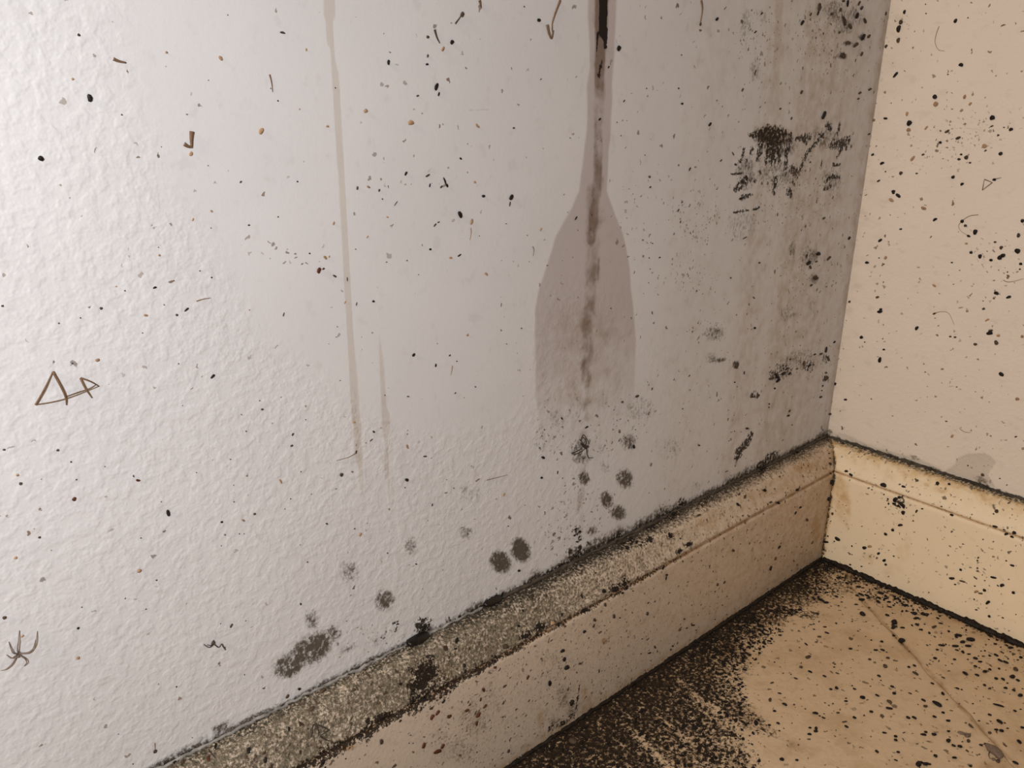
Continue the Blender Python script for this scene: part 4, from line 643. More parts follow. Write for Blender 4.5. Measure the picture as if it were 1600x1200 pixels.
             (590,243,36,28,-40,'k'),(745,248,28,16,-20,'k'),(787,295,34,30,0,'k'),(783,325,30,20,60,'k'),(840,326,30,12,0,'k'),(785,375,20,14,0,'k'),(835,410,36,28,20,'k'),(915,238,34,22,-10,'k'),(968,243,32,22,-10,'k'),(920,268,26,12,0,'k'),(930,308,28,16,-20,'k'),(978,303,16,10,0,'k'),(1040,322,34,14,30,'b'),(1078,298,30,10,-10,'k'),(1060,266,22,12,-20,'k'),(1212,327,18,8,0,'k'),(1187,375,48,18,-5,'k'),(1265,402,54,26,0,'k'),(1215,415,30,18,20,'k'),(1170,440,44,16,0,'k'),(1180,465,26,10,-15,'k'),(1250,440,40,16,0,'k'),(1085,435,44,14,-5,'k'),(1057,462,20,12,0,'k'),(1255,490,24,10,0,'k'),(1043,517,24,16,0,'k'),(1165,523,20,12,0,'k'),(1295,520,30,18,-10,'k'),(1325,537,28,12,0,'k'),(1248,523,16,10,0,'k'),(1420,427,22,12,0,'k'),(1388,382,18,10,0,'k'),(1515,453,28,16,10,'k'),(1513,475,18,9,0,'k'),(1485,542,36,16,-20,'k'),(1450,530,34,14,-30,'k'),(1560,527,20,10,0,'k'),(1547,587,26,22,-60,'b'),(1525,632,30,22,20,'k'),(1230,613,38,18,-35,'k'),(1305,622,30,14,-20,'k'),(1295,568,24,14,-20,'k'),(1320,576,16,10,-20,'k'),(1355,600,26,18,15,'k'),(1385,587,18,14,0,'k'),(1425,643,24,16,-15,'k'),(1467,648,28,14,-35,'k'),(1495,672,18,10,0,'k'),(1560,655,26,14,-30,'k'),(1535,717,22,14,-20,'k'),(1483,703,24,14,0,'k'),(1575,750,28,18,20,'k'),(1352,685,20,14,-30,'k'),(1385,705,20,12,20,'b'),(1095,637,26,10,-20,'b'),(1130,595,24,8,0,'b'),(920,612,44,16,-30,'b'),(915,563,22,14,-25,'k'),(880,573,18,14,0,'k'),(1027,674,24,12,-20,'k'),(1092,738,24,16,-60,'k'),(1183,706,26,12,-20,'k'),(1210,712,18,10,-20,'k'),(1118,775,20,8,0,'k'),(730,567,26,22,-60,'b'),(748,515,24,14,0,'b'),(635,525,20,14,0,'b'),(673,465,28,12,0,'k'),(715,465,30,13,-20,'k'),(710,413,20,14,0,'k'),(645,403,16,12,0,'k'),(515,457,24,14,0,'k'),(525,285,14,10,0,'k'),(613,287,14,8,0,'k'),(425,298,18,12,-40,'k'),(368,357,30,12,-20,'k'),(287,335,22,10,0,'k'),(355,320,24,10,0,'k'),(285,302,20,10,0,'k'),(320,382,26,14,0,'b'),(90,350,18,10,0,'k'),(75,372,24,12,0,'k'),(238,428,28,10,-40,'k'),(250,510,36,20,20,'b'),(20,423,18,12,0,'k'),(40,540,14,10,0,'k'),(205,572,22,18,0,'b'),(262,602,30,14,-25,'k'),(352,629,26,12,-25,'k'),(418,553,18,10,0,'k'),(413,571,18,10,0,'k'),(433,610,26,10,-20,'b'),(173,642,28,10,-20,'k'),(143,617,12,10,0,'k'),(25,670,26,10,20,'b'),(692,628,26,14,-25,'k'),(705,655,14,10,0,'b'),(775,695,26,14,-20,'k'),(788,737,22,18,0,'k'),(683,748,30,12,-30,'k'),(540,708,22,12,-20,'k'),(525,688,18,10,-20,'k'),(430,704,22,18,-60,'k'),(392,710,20,14,0,'k'),(72,736,26,10,-10,'k'),(103,806,36,16,-25,'k'),(163,808,16,14,0,'b'),(15,778,28,16,80,'b'),(590,763,34,22,0,'k'),(487,767,20,10,0,'k'),(487,784,24,12,0,'k'),(757,790,36,20,-30,'b'),(757,830,44,16,-10,'k'),(887,736,24,10,-20,'b'),(970,780,32,14,-30,'k'),(1055,804,66,24,-30,'k'),(983,817,26,16,0,'b'),(1093,857,20,14,0,'k'),(1145,843,30,7,-8,'b'),(1040,882,26,14,-25,'k'),(1125,906,28,14,0,'k'),(875,888,28,16,-25,'k'),(912,890,32,16,-30,'k'),(645,853,24,16,0,'k'),(540,888,24,16,-30,'k'),(600,873,14,12,0,'k'),(437,857,22,12,0,'b'),(490,944,28,14,-30,'k'),(478,913,34,10,10,'b'),(295,861,38,16,-5,'k'),(322,876,18,10,-20,'k'),(347,888,26,10,-25,'k'),(232,833,16,10,-20,'b'),(405,800,14,11,0,'b'),(355,795,14,10,-20,'b'),(380,812,14,10,-20,'b'),(40,848,22,14,0,'k'),(62,924,24,14,-25,'k'),(8,936,20,14,0,'k'),(70,970,18,12,-20,'k'),(98,955,12,9,0,'b'),(262,952,20,12,0,'k'),(300,955,20,16,80,'k'),(298,973,28,16,0,'k'),(258,992,28,14,0,'k'),(262,1022,12,9,0,'b'),(190,1057,14,10,0,'b'),(85,1150,28,20,0,'k'),(180,1153,20,14,0,'k'),(680,1100,26,16,-45,'k'),(727,982,28,12,-10,'k'),(797,1007,22,16,0,'k'),(797,1028,22,16,0,'k'),(848,980,24,8,20,'b'),(813,1103,22,14,0,'k'),(798,1153,26,9,-20,'k'),(940,1180,34,26,60,'k'),(985,1178,40,20,0,'k'),(955,1168,24,14,0,'k'),(1045,1128,26,18,-30,'k'),(970,994,38,14,-5,'k'),(985,977,20,14,0,'k'),(1037,993,30,18,0,'k'),(1128,972,20,12,0,'k'),(1130,1035,26,20,50,'k'),(1160,1062,28,14,-25,'k'),(1198,1068,30,18,0,'k'),(1250,1033,20,16,80,'b'),(1268,940,40,14,-45,'b'),(1235,920,18,10,0,'b'),(1318,907,20,10,0,'k'),(1385,983,20,16,0,'b'),(1425,963,26,12,0,'k'),(1458,970,28,18,0,'k'),(1497,955,22,10,0,'k'),(1445,916,44,20,-35,'k'),(1440,812,70,13,-15,'k'),(1385,870,24,14,-20,'k'),(1543,845,22,12,-20,'k'),(1578,835,18,10,0,'k'),(1590,950,26,14,-10,'k'),(1567,1040,34,18,-45,'k'),(1330,1060,24,12,-15,'k'),(1355,1048,18,10,0,'k'),(1245,1095,24,10,-40,'b'),(1165,1140,30,14,0,'k'),(1545,1172,40,16,-25,'k'),(1265,1190,20,12,0,'k'),(1437,1160,22,18,60,'b'),(585,795,28,8,0,'t'),(330,155,46,18,-25,'k'),(362,168,36,16,0,'k'),(425,130,28,12,-10,'k'),(580,120,44,16,-25,'k'),(565,70,34,16,0,'k'),(460,165,20,10,0,'k'),(440,188,18,10,0,'k'),(550,180,24,10,0,'k'),(628,140,28,12,0,'k'),(690,165,30,18,-40,'k'),(755,165,28,12,0,'k'),(785,152,18,10,0,'k'),(750,135,16,10,0,'k'),(760,195,30,10,-10,'k'),(840,178,28,12,-50,'k'),(875,190,18,10,0,'k'),(295,80,24,12,60,'k'),(325,105,22,10,0,'k'),(385,78,22,10,0,'k'),(365,105,26,10,0,'k'),(420,50,24,12,0,'k'),(705,108,40,16,-20,'k'),(305,237,30,14,0,'b'),(585,150,40,18,0,'k'),(1150,550,14,9,0,'b'),(1280,800,14,10,0,'k'),(1195,800,12,8,0,'b'),(1480,920,18,9,-30,'k'),(1010,1180,20,12,0,'k'),(640,690,14,8,0,'b'),(1110,560,12,8,0,'b'),(460,550,18,7,-20,'b'),(610,380,12,8,0,'b'),(560,345,16,8,0,'b')],
}
ZONES = {
 'L': [((90,120),'high on the white wall at far left'),((250,230),'beside the wedge-shaped crust high on white wall'),((100,640),'on rough plaster around the folded legs'),((280,470),'on rough plaster above the folded legs'),((230,830),'low on rough plaster left of the drips'),((390,680),'on rough plaster between legs and drip'),((330,780),'on rough plaster left of drip foot'),((220,1000),'low on plaster between the two spiders'),
       ((460,80),'left of the pale drip top'),((470,300),'left of the pale drip, mid wall'),((470,420),'left of the thin part of pale drip'),((600,200),'right of the pale drip top'),((690,60),'high between pale drip and black streak'),((690,140),'mid-high between drip and black streak'),((660,290),'in the speck row right of the drip'),((720,390),'between pale drip and wet flare'),((690,560),'below smooth plaster centre'),((570,680),'at the foot of the pale drips'),((660,760),'below the pale drips'),((600,880),'among grey mould spots, near wall'),
       ((850,60),'just left of the black streak top'),((940,110),'on the black streak'),((860,370),'left edge of the wet flare'),((940,450),'on the wet flare'),((1040,60),'right of the black streak top'),((1040,200),'between streak and brushed mould patch'),((1080,340),'in the speckled area left of brushed mould'),((1160,110),'above the brushed mould patch'),((1230,230),'on the brushed mould patch'),((1290,25),'in the top corner mould sprinkle, left half'),((1335,25),'in the top corner mould sprinkle, right half'),((1330,80),'below the top corner sprinkle'),((1340,190),'beside the corner edge above mid height'),((1260,400),'in the dark smudge beside the corner'),((1160,430),'between flare and corner smudge'),((1150,560),'low between flare and corner'),((1210,590),'left end of the diagonal mould trail'),((1280,560),'right end of the diagonal mould trail'),((1250,640),'below the diagonal mould trail'),
       ((850,690),'left of the crane fly'),((920,690),'beside the crane fly'),((990,650),'right of the crane fly'),((1165,690),'at the diagonal black smear'),((905,840),'in the dot cluster above baseboard'),((1050,740),'low on wall near far baseboard')],
 'R': [((1405,50),'in the vertical trail by the corner'),((1490,50),'at the top of the right wall'),((1400,150),'beside the corner edge, upper right wall'),((1410,200),'left of the brown speckled band'),((1470,190),'left end of the brown speckled band'),((1560,190),'right end of the brown speckled band'),((1500,245),'under the brown speckled band'),((1390,290),'beside corner edge, mid right wall'),((1515,355),'inside the curled hair'),((1560,390),'in the cluster below curled hair'),((1370,400),'near the corner at mid height'),((1400,320),'left of the curled hair'),((1560,470),'below the right wall cluster'),((1370,490),'at the bent speck near corner'),((1480,510),'around the arched hair'),((1360,560),'low on right wall near corner'),((1550,530),'low on right wall at far right'),((1320,640),'just above the baseboard corner'),((1530,690),'around the bare plaster patch')],
 'BL': [((330,1180),'at the near end of left baseboard'),((450,1090),'on the crusty top strip, near end'),((500,1160),'on the lower black edge of crusty strip'),((660,1080),'around the big black mould patch'),((690,1120),'below the big black mould patch'),((720,1010),'right of the big black mould patch'),((770,1040),'at the groove right of black patch'),((690,1170),'low on left baseboard, near end'),((830,970),'on speckled strip under the wall spots'),((870,1000),'along the groove, middle of left baseboard'),((880,1040),'below the groove, middle of left baseboard'),((880,1090),'above the dark floor edge, middle baseboard'),((960,920),'at the black clot on the groove'),((950,960),'below the groove clot'),((1010,1020),'low on board above floor mould'),((970,840),'at the blackened top joint'),((1050,850),'on the top strip, far half'),((1050,980),'low on board, far half'),((1130,910),'on the board face, far half'),((1170,770),'on top strip toward the corner'),((1245,790),'on board face near the corner'),((1215,870),'low on board near the corner'),((1245,710),'at the top joint near the corner')],
 'BR': [((1296,740),'in the mitre of the baseboard corner'),((1290,840),'low in the baseboard corner'),((1335,740),'at the groove start near the corner'),((1405,785),'in the dense cluster on right baseboard'),((1400,755),'on right baseboard lip above the cluster'),((1470,755),'on right baseboard lip, middle'),((1440,795),'right of the dense cluster'),((1560,830),'along the right groove, far right'),((1400,825),'in the row below dense cluster'),((1330,860),'low on right baseboard near corner'),((1380,875),'low on right baseboard below the row'),((1530,885),'on right baseboard face, far right'),((1545,920),'in the trail low on right baseboard'),((1490,905),'low on right baseboard, left of trail')],
 'F': [((1220,930),'in the black dirt of the floor corner'),((1290,935),'on floor just out from the corner'),((1350,940),'on floor by the corner seam start'),((1400,935),'on floor beside the right baseboard grime'),((1270,980),'on bare floor below the corner dirt'),((1395,985),'at the dark spots on the floor seam'),((1350,1010),'on floor left of the seam spots'),((1440,970),'on floor between seam and right baseboard'),((1500,1005),'in the dense floor cluster by right baseboard'),((1560,1020),'on floor at far right by baseboard'),((1530,1050),'on floor below the dense cluster'),((1450,1050),'along the middle of the floor seam'),((1220,1040),'on floor beside the mould mat'),((1290,1060),'on bare floor, middle left'),((1220,1100),'on floor at the mould mat edge, lower'),((1300,1080),'on floor around the paired pellets row'),((1340,1095),'on floor centre by the rusty fleck'),((1390,1095),'on floor left of the longest pellet'),((1460,1100),'on floor around the longest pellet'),((1560,1100),'on floor below the seam at right'),((1270,1140),'in the three-pellet floor clump'),((1220,1180),'at the bottom edge of floor, left'),((1340,1140),'on floor in lower middle'),((1400,1160),'on lower floor left of wing pieces'),((1450,1185),'at bottom edge of floor, middle'),((1490,1150),'on floor around the fallen wing pieces'),((1570,1160),'on floor around the ragged insect husk'),((1555,1130),'on floor above the ragged husk'),((895,1160),'in the mould mat by the baseboard')],
}
WALLCAT = ('fly_speck', 'speck', 'dark')
CAT = {'k': ('dropping', 'dropping', 'dark'), 'b': ('dropping', 'dropping', 'dark'), 'r': ('insect_case', 'insect case', 'reddish-brown oval'), 't': ('crumb', 'crumb', 'tan crusty')}
ORD = ['leftmost', 'second from left', 'third from left', 'fourth from left', 'fifth from left', 'sixth from left', 'seventh from left', 'eighth from left', 'ninth from left', 'tenth from left', 'eleventh from left', 'twelfth from left', 'thirteenth from left', 'fourteenth from left', 'fifteenth from left', 'sixteenth from left']
items = []; tiny = {}
allp = []
for (ox, oy), L in D.items():
    for x, y, ln, wd, an, kd in L: allp.append((ox+x/4, oy+y/4, ln/4, wd/4, an, kd))
idx_k = sorted([i for i, p in enumerate(allp) if p[2]*4 >= 16], key=lambda i: -allp[i][2]*allp[i][3])
MAXN = {'wall': 300, 'floor': 300}
cnt = {}
big = set()
for i in idx_k:
    p = allp[i]; h = hit(p[0], p[1])
    if h is None: continue
    kk = (WALLCAT if h[0] in 'LR' and p[5] in 'kb' else CAT[p[5]])[0]
    if cnt.get(kk, 0) < 300: big.add(i); cnt[kk] = cnt.get(kk, 0)+1
zone_sets = {}
for i, p in enumerate(allp):
    px, py, ln, wd, an, kd = p
    fr = frame(px, py, ln, wd, an)
    if fr is None: continue
    sid, m4, dims = fr; v = (i*7+int(px)) % 6
    if i in big:
        ct = WALLCAT if sid in 'LR' and kd in 'kb' else CAT[kd]
        o = bpy.data.objects.new(ct[0], pellet_data(kd, v)); COL.objects.link(o); o.matrix_world = m4
        z = min(ZONES[sid], key=lambda q: (q[0][0]-px)**2+(q[0][1]-py)**2)[1]
        o['category'] = ct[1]; zone_sets.setdefault((ct[0], ct[2], sid, z), []).append((px, o))
    else: tiny.setdefault((sid, kd), []).append((m4 @ Matrix.Diagonal((.78, .78, .78, 1)), v))
NOUN = {'dropping': 'pellet', 'fly_speck': 'speck', 'insect_case': 'case', 'crumb': 'crumb'}
for (nm, adj, sid, z), L in zone_sets.items():
    L.sort(key=lambda q: q[0])
    for k, (px, o) in enumerate(L):
        lab = 'small %s %s %s' % (adj, NOUN[nm], z)
        if 1 < len(L) <= len(ORD): lab += ', ' + ORD[k]
        o['label'] = lab; o['group'] = '%ss %s' % (NOUN[nm], z)
def joined(name, parts, mat, label, cat):
    V = []; F = []
    for m4, v in parts:
        b = len(V); A = np.array(m4); vv = np.array(VARS[v][0]); P = vv@A[:3, :3].T+A[:3, 3]
        V += [tuple(q) for q in P]; F += [tuple(b+j for j in f) for f in VARS[v][1]]
    o = obj(name, V, F, mat, kind='stuff'); o['label'] = label; o['category'] = cat; return o
SURF = {'L': 'left white wall', 'R': 'cream right wall', 'BL': 'left baseboard', 'BR': 'right baseboard', 'F': 'tan floor'}
for (sid, kd), parts in tiny.items():
    joined('dirt_specks', parts, MATS[kd], 'tiny %s specks scattered over the %s' % ({'k': 'black', 'b': 'dark brown', 'r': 'reddish', 't': 'tan'}[kd], SURF[sid]), 'specks')

# granular black dirt: on the floor mould mat, in the corner and along the joints (nobody could count it)
def grains(name, zones, mat, label, seed, smin=.0005, smax=.0016, aspect=2.0):
    rg = np.random.default_rng(seed); parts = []
    for n, fn in zones:
        for _ in range(n):
            p = fn(rg)
            if p is None: continue
            p, nrm = np.array(p[0]), np.array(p[1]); s = smin+(smax-smin)*rg.random()**2.2
            a = rg.random()*6.283; t = np.cross(nrm, [.3, .5, .81]); t /= np.linalg.norm(t); b = np.cross(nrm, t)
            X = t*math.cos(a)+b*math.sin(a); Yv = np.cross(nrm, X); L = s*(1+(aspect-1)*rg.random()); c = p+nrm*s*.22
            parts.append((np.vstack([np.column_stack([X*L, Yv*s, nrm*s*.7, c]), [0, 0, 0, 1]]), int(rg.integers(6))))
    return joined(name, parts, mat, label, 'dirt')
def on_floor(x0, x1, d0, d1, pw=1.0):
    def f(rg):
        x = x0+(x1-x0)*rg.random(); d = d0+(d1-d0)*rg.random()**pw; return (x, -T-d, 0), (0, 0, 1)
    return f
def on_floor_r(y0, y1, d0, d1, pw=1.0):
    def f(rg):
        y = y0+(y1-y0)*rg.random(); d = d0+(d1-d0)*rg.random()**pw; return (-T-d, y, 0), (0, 0, 1)
    return f
def mat_edge(rg):
    x = -.46+.30*rg.random(); w_ = np.interp(x, [-.46, -.40, -.36, -.32, -.28, -.24, -.16], [.15, .125, .115, .105, .085, .045, .034]); return (x, -T-w_*1.15*rg.random()**.8, 0), (0, 0, 1)
grains('loose_dirt', [(1500, mat_edge), (420, on_floor(-.24, -T, 0, .035, 1.3)), (260, on_floor_r(-.14, -T, 0, .03, 1.4)), (160, on_floor_r(-.24, -T, 0, .05, 1.5))], MATS['k'], 'loose black dirt grains along the floor edges and corner', 11, .0006, .0026)
grains('fine_floor_specks', [(420, on_floor(-.42, -T, .01, .26))], MATS['b'], 'fine dark specks sprinkled over the open tan floor', 12, .0004, .0011)

# thin tubes: legs, hairs, strands
def tube(name, pts, r, mat, parent=None, lift=None, seg=5, only=None):
    """pts in photo pixels; lift in m off the surface per point"""
    P = []
    for i, q in enumerate(pts):
        h = hit(q[0], q[1], only); l = 0 if lift is None else lift[i]
        P.append(h[1]+h[2]*(l+r*.6))
    Q = []
    for i in range(len(P)-1):                       # Catmull-Rom through the points
        p0, p1, p2, p3 = P[max(i-1, 0)], P[i], P[i+1], P[min(i+2, len(P)-1)]
        for t in (0, .25, .5, .75):
            Q.append(.5*((2*p1)+(-p0+p2)*t+(2*p0-5*p1+4*p2-p3)*t*t+(-p0+3*p1-3*p2+p3)*t**3))
    Q.append(P[-1]); V = []; F = []; n = len(Q)
    for i in range(n):
        t = Q[min(i+1, n-1)]-Q[max(i-1, 0)]; t = t/np.linalg.norm(t); a = np.cross(t, [.31, .52, .79]); a /= np.linalg.norm(a); b = np.cross(a, t)
        rr = r*(1.0-.55*i/(n-1))
        for k in range(seg):
            an = 2*math.pi*k/seg; V.append(tuple(Q[i]+a*math.cos(an)*rr+b*math.sin(an)*rr))
    for i in range(n-1):
        for k in range(seg): F.append((i*seg+k, i*seg+(k+1) % seg, (i+1)*seg+(k+1) % seg, (i+1)*seg+k))
    F.append(tuple(range(seg))[::-1]); F.append(tuple((n-1)*seg+k for k in range(seg)))
    org = Q[0] if parent is None else None
    return obj(name, V, F, mat, parent)
def tag(o, label, cat, group=None):
    o['label'] = label; o['category'] = cat
    if group: o['group'] = group
    return o
def root(name, px, py, label, cat):
    h = hit(px, py); o = bpy.data.objects.new(name, None); COL.objects.link(o); o.location = h[1]; o.empty_display_size = .01
    return tag(o, label, cat)
def child(o, par):
    o.parent = par; o.matrix_parent_inverse = Matrix.Translation(par.location).inverted(); return o
def c4(ox, oy, pts): return [(ox+x/4, oy+y/4) for x, y in pts]

r_ = root('insect_remains', 104, 608, 'long thin brown insect legs folded into two peaks on white wall', 'insect')
for pts, rr in (([(55, 632), (68, 606), (82, 580)], .00050), ([(82, 580), (95, 605), (101, 620), (103, 632)], .00055), ([(125, 590), (132, 606), (143, 621)], .00050), ([(125, 590), (140, 595), (154, 603)], .00045), ([(55, 632), (80, 627), (110, 619), (154, 603)], .00028), ([(101, 620), (120, 612), (138, 606), (150, 600)], .00025)):
    child(tube('leg', pts, rr, MAT_LEG, lift=[.0003+.0008*math.sin(math.pi*i/(len(pts)-1)) for i in range(len(pts))]), r_)
r_ = root('insect_remains', 500, 1140, 'dark thin insect legs stuck in the crusty baseboard mould', 'insect')
for pts in ([(485, 1151), (488, 1133), (494, 1131)], [(492, 1130), (496, 1140), (497, 1150)], [(494, 1132), (504, 1136), (513, 1140)], [(513, 1140), (506, 1145), (499, 1149)], [(499, 1150), (506, 1155), (514, 1158)]):
    child(tube('leg', pts, .00050, MAT_LEGD, lift=[.0006]*3), r_)
r_ = root('insect_remains', 1540, 286, 'tiny brown leg bent into a triangle on right wall', 'insect')
for pts in ([(1535.5, 297), (1537, 288), (1538.5, 280)], [(1538.5, 280), (1545, 282.5), (1551, 285)], [(1551, 285), (1543, 291), (1535.5, 297)], [(1551, 281), (1558, 279), (1565, 277.5)]):
    child(tube('leg', pts, .00035, MAT_LEG, lift=[.0005]*3), r_)

def body_mesh(name, segs, mat):
    """one continuous lathe along photo points: (px, py, radius px)"""
    P = []; iso = None
    for x, y, r in segs:
        h = hit(x, y); iso = np.linalg.norm(h[1]-CAM)/FPX; P.append((h[1]+h[2]*r*iso*.75, r*iso, h[2]))
    V = []; F = []; sg = 9; n = len(P)
    for i in range(n):
        t = P[min(i+1, n-1)][0]-P[max(i-1, 0)][0]; t = t/np.linalg.norm(t); nn = P[i][2]; a = np.cross(t, nn); a /= np.linalg.norm(a)
        for k in range(sg):
            an = 2*math.pi*k/sg; V.append(tuple(P[i][0]+a*math.cos(an)*P[i][1]+nn*math.sin(an)*P[i][1]*.75))
    for i in range(n-1):
        for k in range(sg): F.append((i*sg+k, i*sg+(k+1) % sg, (i+1)*sg+(k+1) % sg, (i+1)*sg+k))
    F.append(tuple(range(sg))[::-1]); F.append(tuple((n-1)*sg+k for k in range(sg)))
    return obj(name, V, F, mat)
MAT_SPI = simple_material('grey_brown_spider', (0.17, 0.13, 0.11), 0.6, 0.3)
r_ = root('spider', 28, 1022, 'grey-brown long-legged spider on rough white plaster at far left', 'spider')
child(body_mesh('body', [(30.5, 1017.5, .5), (30, 1019, 1.9), (29, 1021, 2.3), (28.3, 1022.5, 1.5), (27.6, 1024, 2.6), (27, 1026, 2.4), (26.6, 1028, .6)], MAT_SPI), r_)
for pts in (c4(0, 900, [(113, 485), (103, 450), (108, 400), (120, 338)]), c4(0, 900, [(125, 478), (178, 462), (214, 415), (232, 342)]), c4(0, 900, [(105, 480), (72, 465), (53, 408)]), c4(0, 900, [(102, 492), (70, 535), (30, 570), (4, 588)]), c4(0, 900, [(122, 490), (152, 508), (160, 530), (150, 560)]), c4(0, 900, [(102, 488), (65, 502), (40, 490)]), c4(0, 900, [(125, 480), (170, 470), (200, 440), (222, 395)])):
    child(tube('leg', pts, .00034, MAT_SPI, lift=[.0006]+[.0016]*(len(pts)-2)+[.0002]), r_)
r_ = root('spider', 332, 1004, 'tiny dark spider with zigzag leg low on white plaster', 'spider')
child(body_mesh('body', [(334, 1000, .5), (333.2, 1001.5, 2.2), (332, 1004, 2.8), (331.2, 1006, 2.0), (331, 1007.5, .5)], MAT_LEGD), r_)
for pts in (c4(0, 900, [(1330, 425), (1310, 428), (1290, 427)]), c4(0, 900, [(1338, 424), (1360, 440), (1382, 420)]), c4(0, 900, [(1382, 420), (1392, 440), (1408, 460)]), c4(0, 900, [(1400, 438), (1398, 450), (1408, 460)]), c4(0, 900, [(1325, 428), (1300, 440), (1270, 424)])):
    child(tube('leg', pts, .00035, MAT_LEGD, lift=[.0006, .0009, .0003]), r_)
r_ = root('crane_fly', 910, 695, 'dark long-legged fly on mould below the wet streak', 'insect')
child(body_mesh('body', c4(800, 600, [(475, 385)])[0:0] or [(919, 696, .6), (917.5, 697, 2.2), (914, 699, 2.6), (911, 697, 1.8), (908, 694, 1.6), (906, 691, .5)], MAT_LEGD), r_)
for pts in (c4(800, 600, [(425, 352), (438, 312), (480, 375)]), c4(800, 600, [(418, 345), (440, 375), (465, 400)]), c4(800, 600, [(366, 430), (405, 412), (440, 385)]), c4(800, 600, [(460, 400), (465, 453), (505, 458)]), c4(800, 600, [(380, 440), (420, 420), (460, 395)]), c4(800, 600, [(450, 385), (455, 355), (440, 330)])):
    child(tube('leg', pts, .00045, MAT_LEGD, lift=[.0006, .0012, .0004]), r_)
r_ = None
# hairs and strands
for pts, lab in ((c4(1200, 300, [(1315, 142), (1260, 150), (1215, 180), (1192, 212), (1208, 245), (1255, 275)]), 'curled brown hair hooked on the right wall'),
                 (c4(1200, 300, [(1035, 760), (1080, 748), (1130, 758), (1165, 830)]), 'arched brown hair low on the right wall'),
                 (c4(1200, 0, [(1070, 165), (1052, 215), (1045, 265), (1065, 310), (1105, 318)]), 'pale hook-shaped hair high on the right wall'),
                 (c4(1200, 300, [(1470, 550), (1500, 562), (1545, 556), (1598, 540)]), 'wavy thin hair at right edge of right wall'),
                 (c4(1200, 600, [(1200, 280), (1230, 300), (1268, 303)]), 'short bent hair above the right baseboard'),
                 (c4(0, 300, [(1225, 682), (1270, 668), (1315, 662)]), 'short brown hair on rough plaster left of drip'),
                 (c4(400, 600, [(622, 430), (580, 455), (500, 478)]), 'dark hair crossing left from the pale drip foot'),
                 (c4(400, 600, [(1440, 600), (1500, 585), (1570, 568)]), 'thin dark hair left of the crane fly wall area'),
                 (c4(400, 300, [(1225, 1085), (1222, 1115), (1215, 1145)]), 'short straight hair low on smooth plaster'),
                 (c4(800, 300, [(128, 340), (135, 365), (130, 400)]), 'tiny wavy hair left of the wet flare'),
                 (c4(400, 300, [(1340, 225), (1342, 260), (1335, 300)]), 'hair trailing below a tan crumb, mid wall'),
                 (c4(0, 900, [(966, 1042), (967, 1065), (968, 1090)]), 'stub of hair above a dark pellet near baseboard end')):
    tag(tube('hair', pts, .00026, MAT_HAIR, lift=[.0002]*len(pts)), lab, 'hair')
for pts, lab, rr in ((c4(800, 0, [(300, 2), (270, 80), (250, 150), (252, 200)]), 'long brown dried dribble left of the black streak', .0007),
                 (c4(800, 0, [(218, 155), (228, 205), (245, 240), (256, 190)]), 'hooked brown dried dribble end left of black streak', .0009),
                 (c4(800, 0, [(1180, 2), (1188, 60), (1175, 150)]), 'brown dried dribble high right of the black streak', .0008),
                 (c4(400, 0, [(1115, 185), (1130, 235), (1148, 270)]), 'thin dark bent strand high between drip and streak', .0006),
                 (c4(400, 0, [(1245, 148), (1270, 115), (1290, 85)]), 'slanted dark strand near the top, before the streak', .0005),
                 (c4(400, 0, [(1395, 2), (1400, 25), (1405, 50)]), 'short brown dribble at top, left of streak', .0008),
                 (c4(0, 0, [(1195, 820), (1192, 870), (1195, 915)]), 'upright stroke of wedge-shaped brown crust on white wall', .0011),
                 (c4(0, 0, [(1150, 900), (1175, 915), (1200, 920)]), 'lower stroke of wedge-shaped brown crust on white wall', .0010),
                 (c4(0, 0, [(708, 368), (740, 382), (785, 392)]), 'tan slanted smear crust high on white wall', .0008),
                 (c4(400, 0, [(85, 465), (98, 520), (104, 575)]), 'thin tan upright strand left of the pale drip', .0004)):
    tag(tube('dried_strand', pts, rr, MATS['b'] if 'dark' in lab else MAT_LEG, lift=[-.0002]*len(pts)), lab, 'strand')

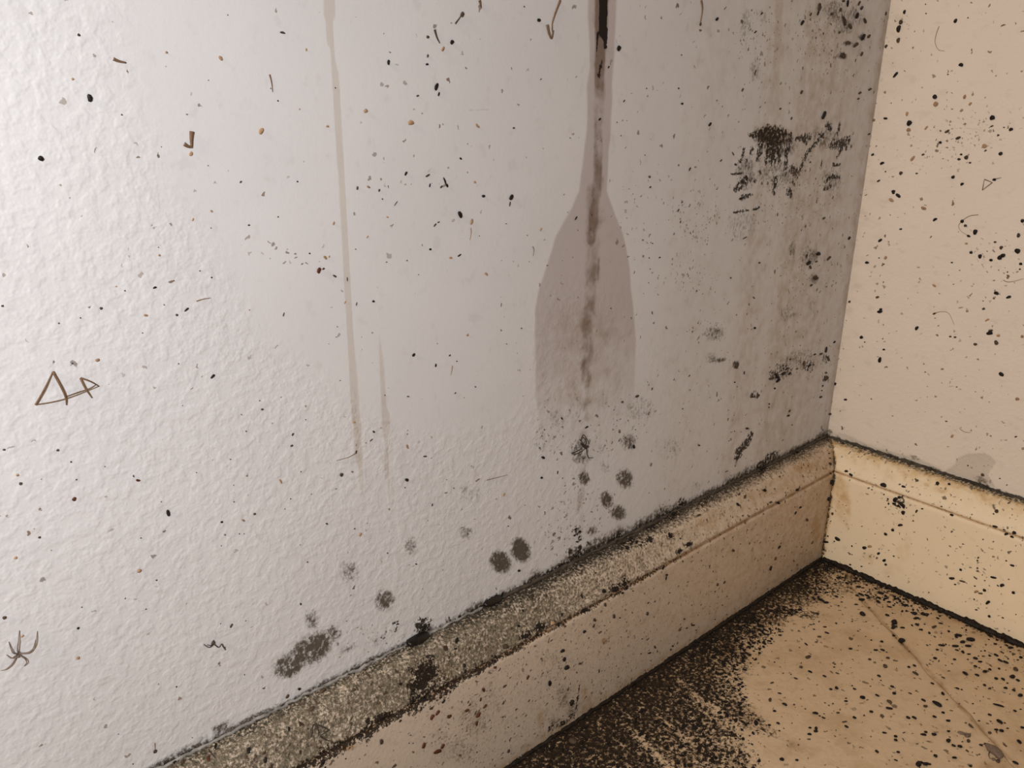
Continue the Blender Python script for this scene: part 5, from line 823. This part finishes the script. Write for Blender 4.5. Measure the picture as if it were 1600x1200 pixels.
# egg cases wedged in the joint above the left baseboard
def egg_case(px, py, ln, wd, ang, label):
    sid, m4, dims = frame(px, py, ln, wd, ang); V = []; F = []; sg = 14; rn = 14
    for i in range(rn+1):
        t = i/rn; x = -.5*math.cos(math.pi*t); r = .5*max(math.sin(math.pi*t), 0)**.45
        for k in range(sg):
            a = 2*math.pi*k/sg; V.append((x, r*math.cos(a)*(1+.03*math.sin(t*60)), r*math.sin(a)))
    for i in range(rn):
        for k in range(sg): F.append((i*sg+k, i*sg+(k+1) % sg, (i+1)*sg+(k+1) % sg, (i+1)*sg+k))
    o = obj('egg_case', V, F, MAT_EGG); o.matrix_world = m4; tag(o, label, 'egg case', 'egg cases in the baseboard joint')
    V = []; F = []; n = 24
    for i in range(n):                                # toothed keel along the back
        x = -.44+.88*i/(n-1); y = .30*math.sqrt(max(0, 1-(x/.5)**2)); h_ = .50*max(0, 1-(2*x)**2)**.22*.82
        for dy, dz in ((-.04, 0), (0, .10+.05*(i % 2)), (.04, 0)): V.append((x, y*.8+dy, h_+dz-.06))
    for i in range(n-1):
        F += [(i*3, i*3+1, i*3+4, i*3+3), (i*3+1, i*3+2, i*3+5, i*3+4)]
    k = obj('keel', V, F, MAT_EGG); k.parent = o
    return o
MAT_EGG = simple_material('dark_egg_case', (0.008, 0.0055, 0.004), 0.3, 0.4, 500, 0.4)
egg_case(652.5, 1002, 37, 17, 27, 'large black-brown egg case wedged above the mouldy baseboard')
egg_case(769, 942, 31, 15, 24, 'smaller black egg case in the joint, right of the large one')

# husk and wing pieces on the floor
sid, m4, dims = frame(1552, 1176, 30, 12, -42)
husk = obj('insect_husk', *pellet_mesh('h', 31, 10, 8, .06, .2, .22), MAT_WING); husk.matrix_world = m4; tag(husk, 'ragged grey-brown insect husk lying on the tan floor', 'insect husk')
for pts in ([(1545, 1170), (1538, 1166), (1532, 1164)], [(1556, 1180), (1561, 1187), (1560, 1192)], [(1548, 1174), (1544, 1181), (1547, 1187)], [(1553, 1172), (1562, 1174), (1566, 1180)]):
    t_ = tube('leg', pts, .0004, MAT_LEGD, lift=[.001, .0012, .0003]); t_.parent = husk; t_.matrix_parent_inverse = husk.matrix_world.inverted()
def wing(px, py, ln, wd, ang, label):
    sid, m4, dims = frame(px, py, ln, wd, ang); V = []; F = []; n = 12
    for i in range(n+1):
        x = -.5+i/n; w_ = .5*max(0, math.sin(math.pi*(i/n)**.7))
        for y, dz in ((-1, 0), (-.5, .25), (0, .35), (.5, .25), (1, 0)): V.append((x, y*w_, dz*w_*1.6-.25))
    for i in range(n):
        for k in range(4): F.append((i*5+k, i*5+k+1, (i+1)*5+k+1, (i+1)*5+k))
    o = obj('wing', V, F, MAT_WING); o.matrix_world = m4; sol = o.modifiers.new('thickness', 'SOLIDIFY'); sol.thickness = .05
    return tag(o, label, 'wing', 'fallen wing pieces')
wing(1504, 1146, 14, 6, -10, 'longer fallen wing piece on the floor')
wing(1512.5, 1149, 10, 6, 35, 'shorter tilted fallen wing piece on the floor')
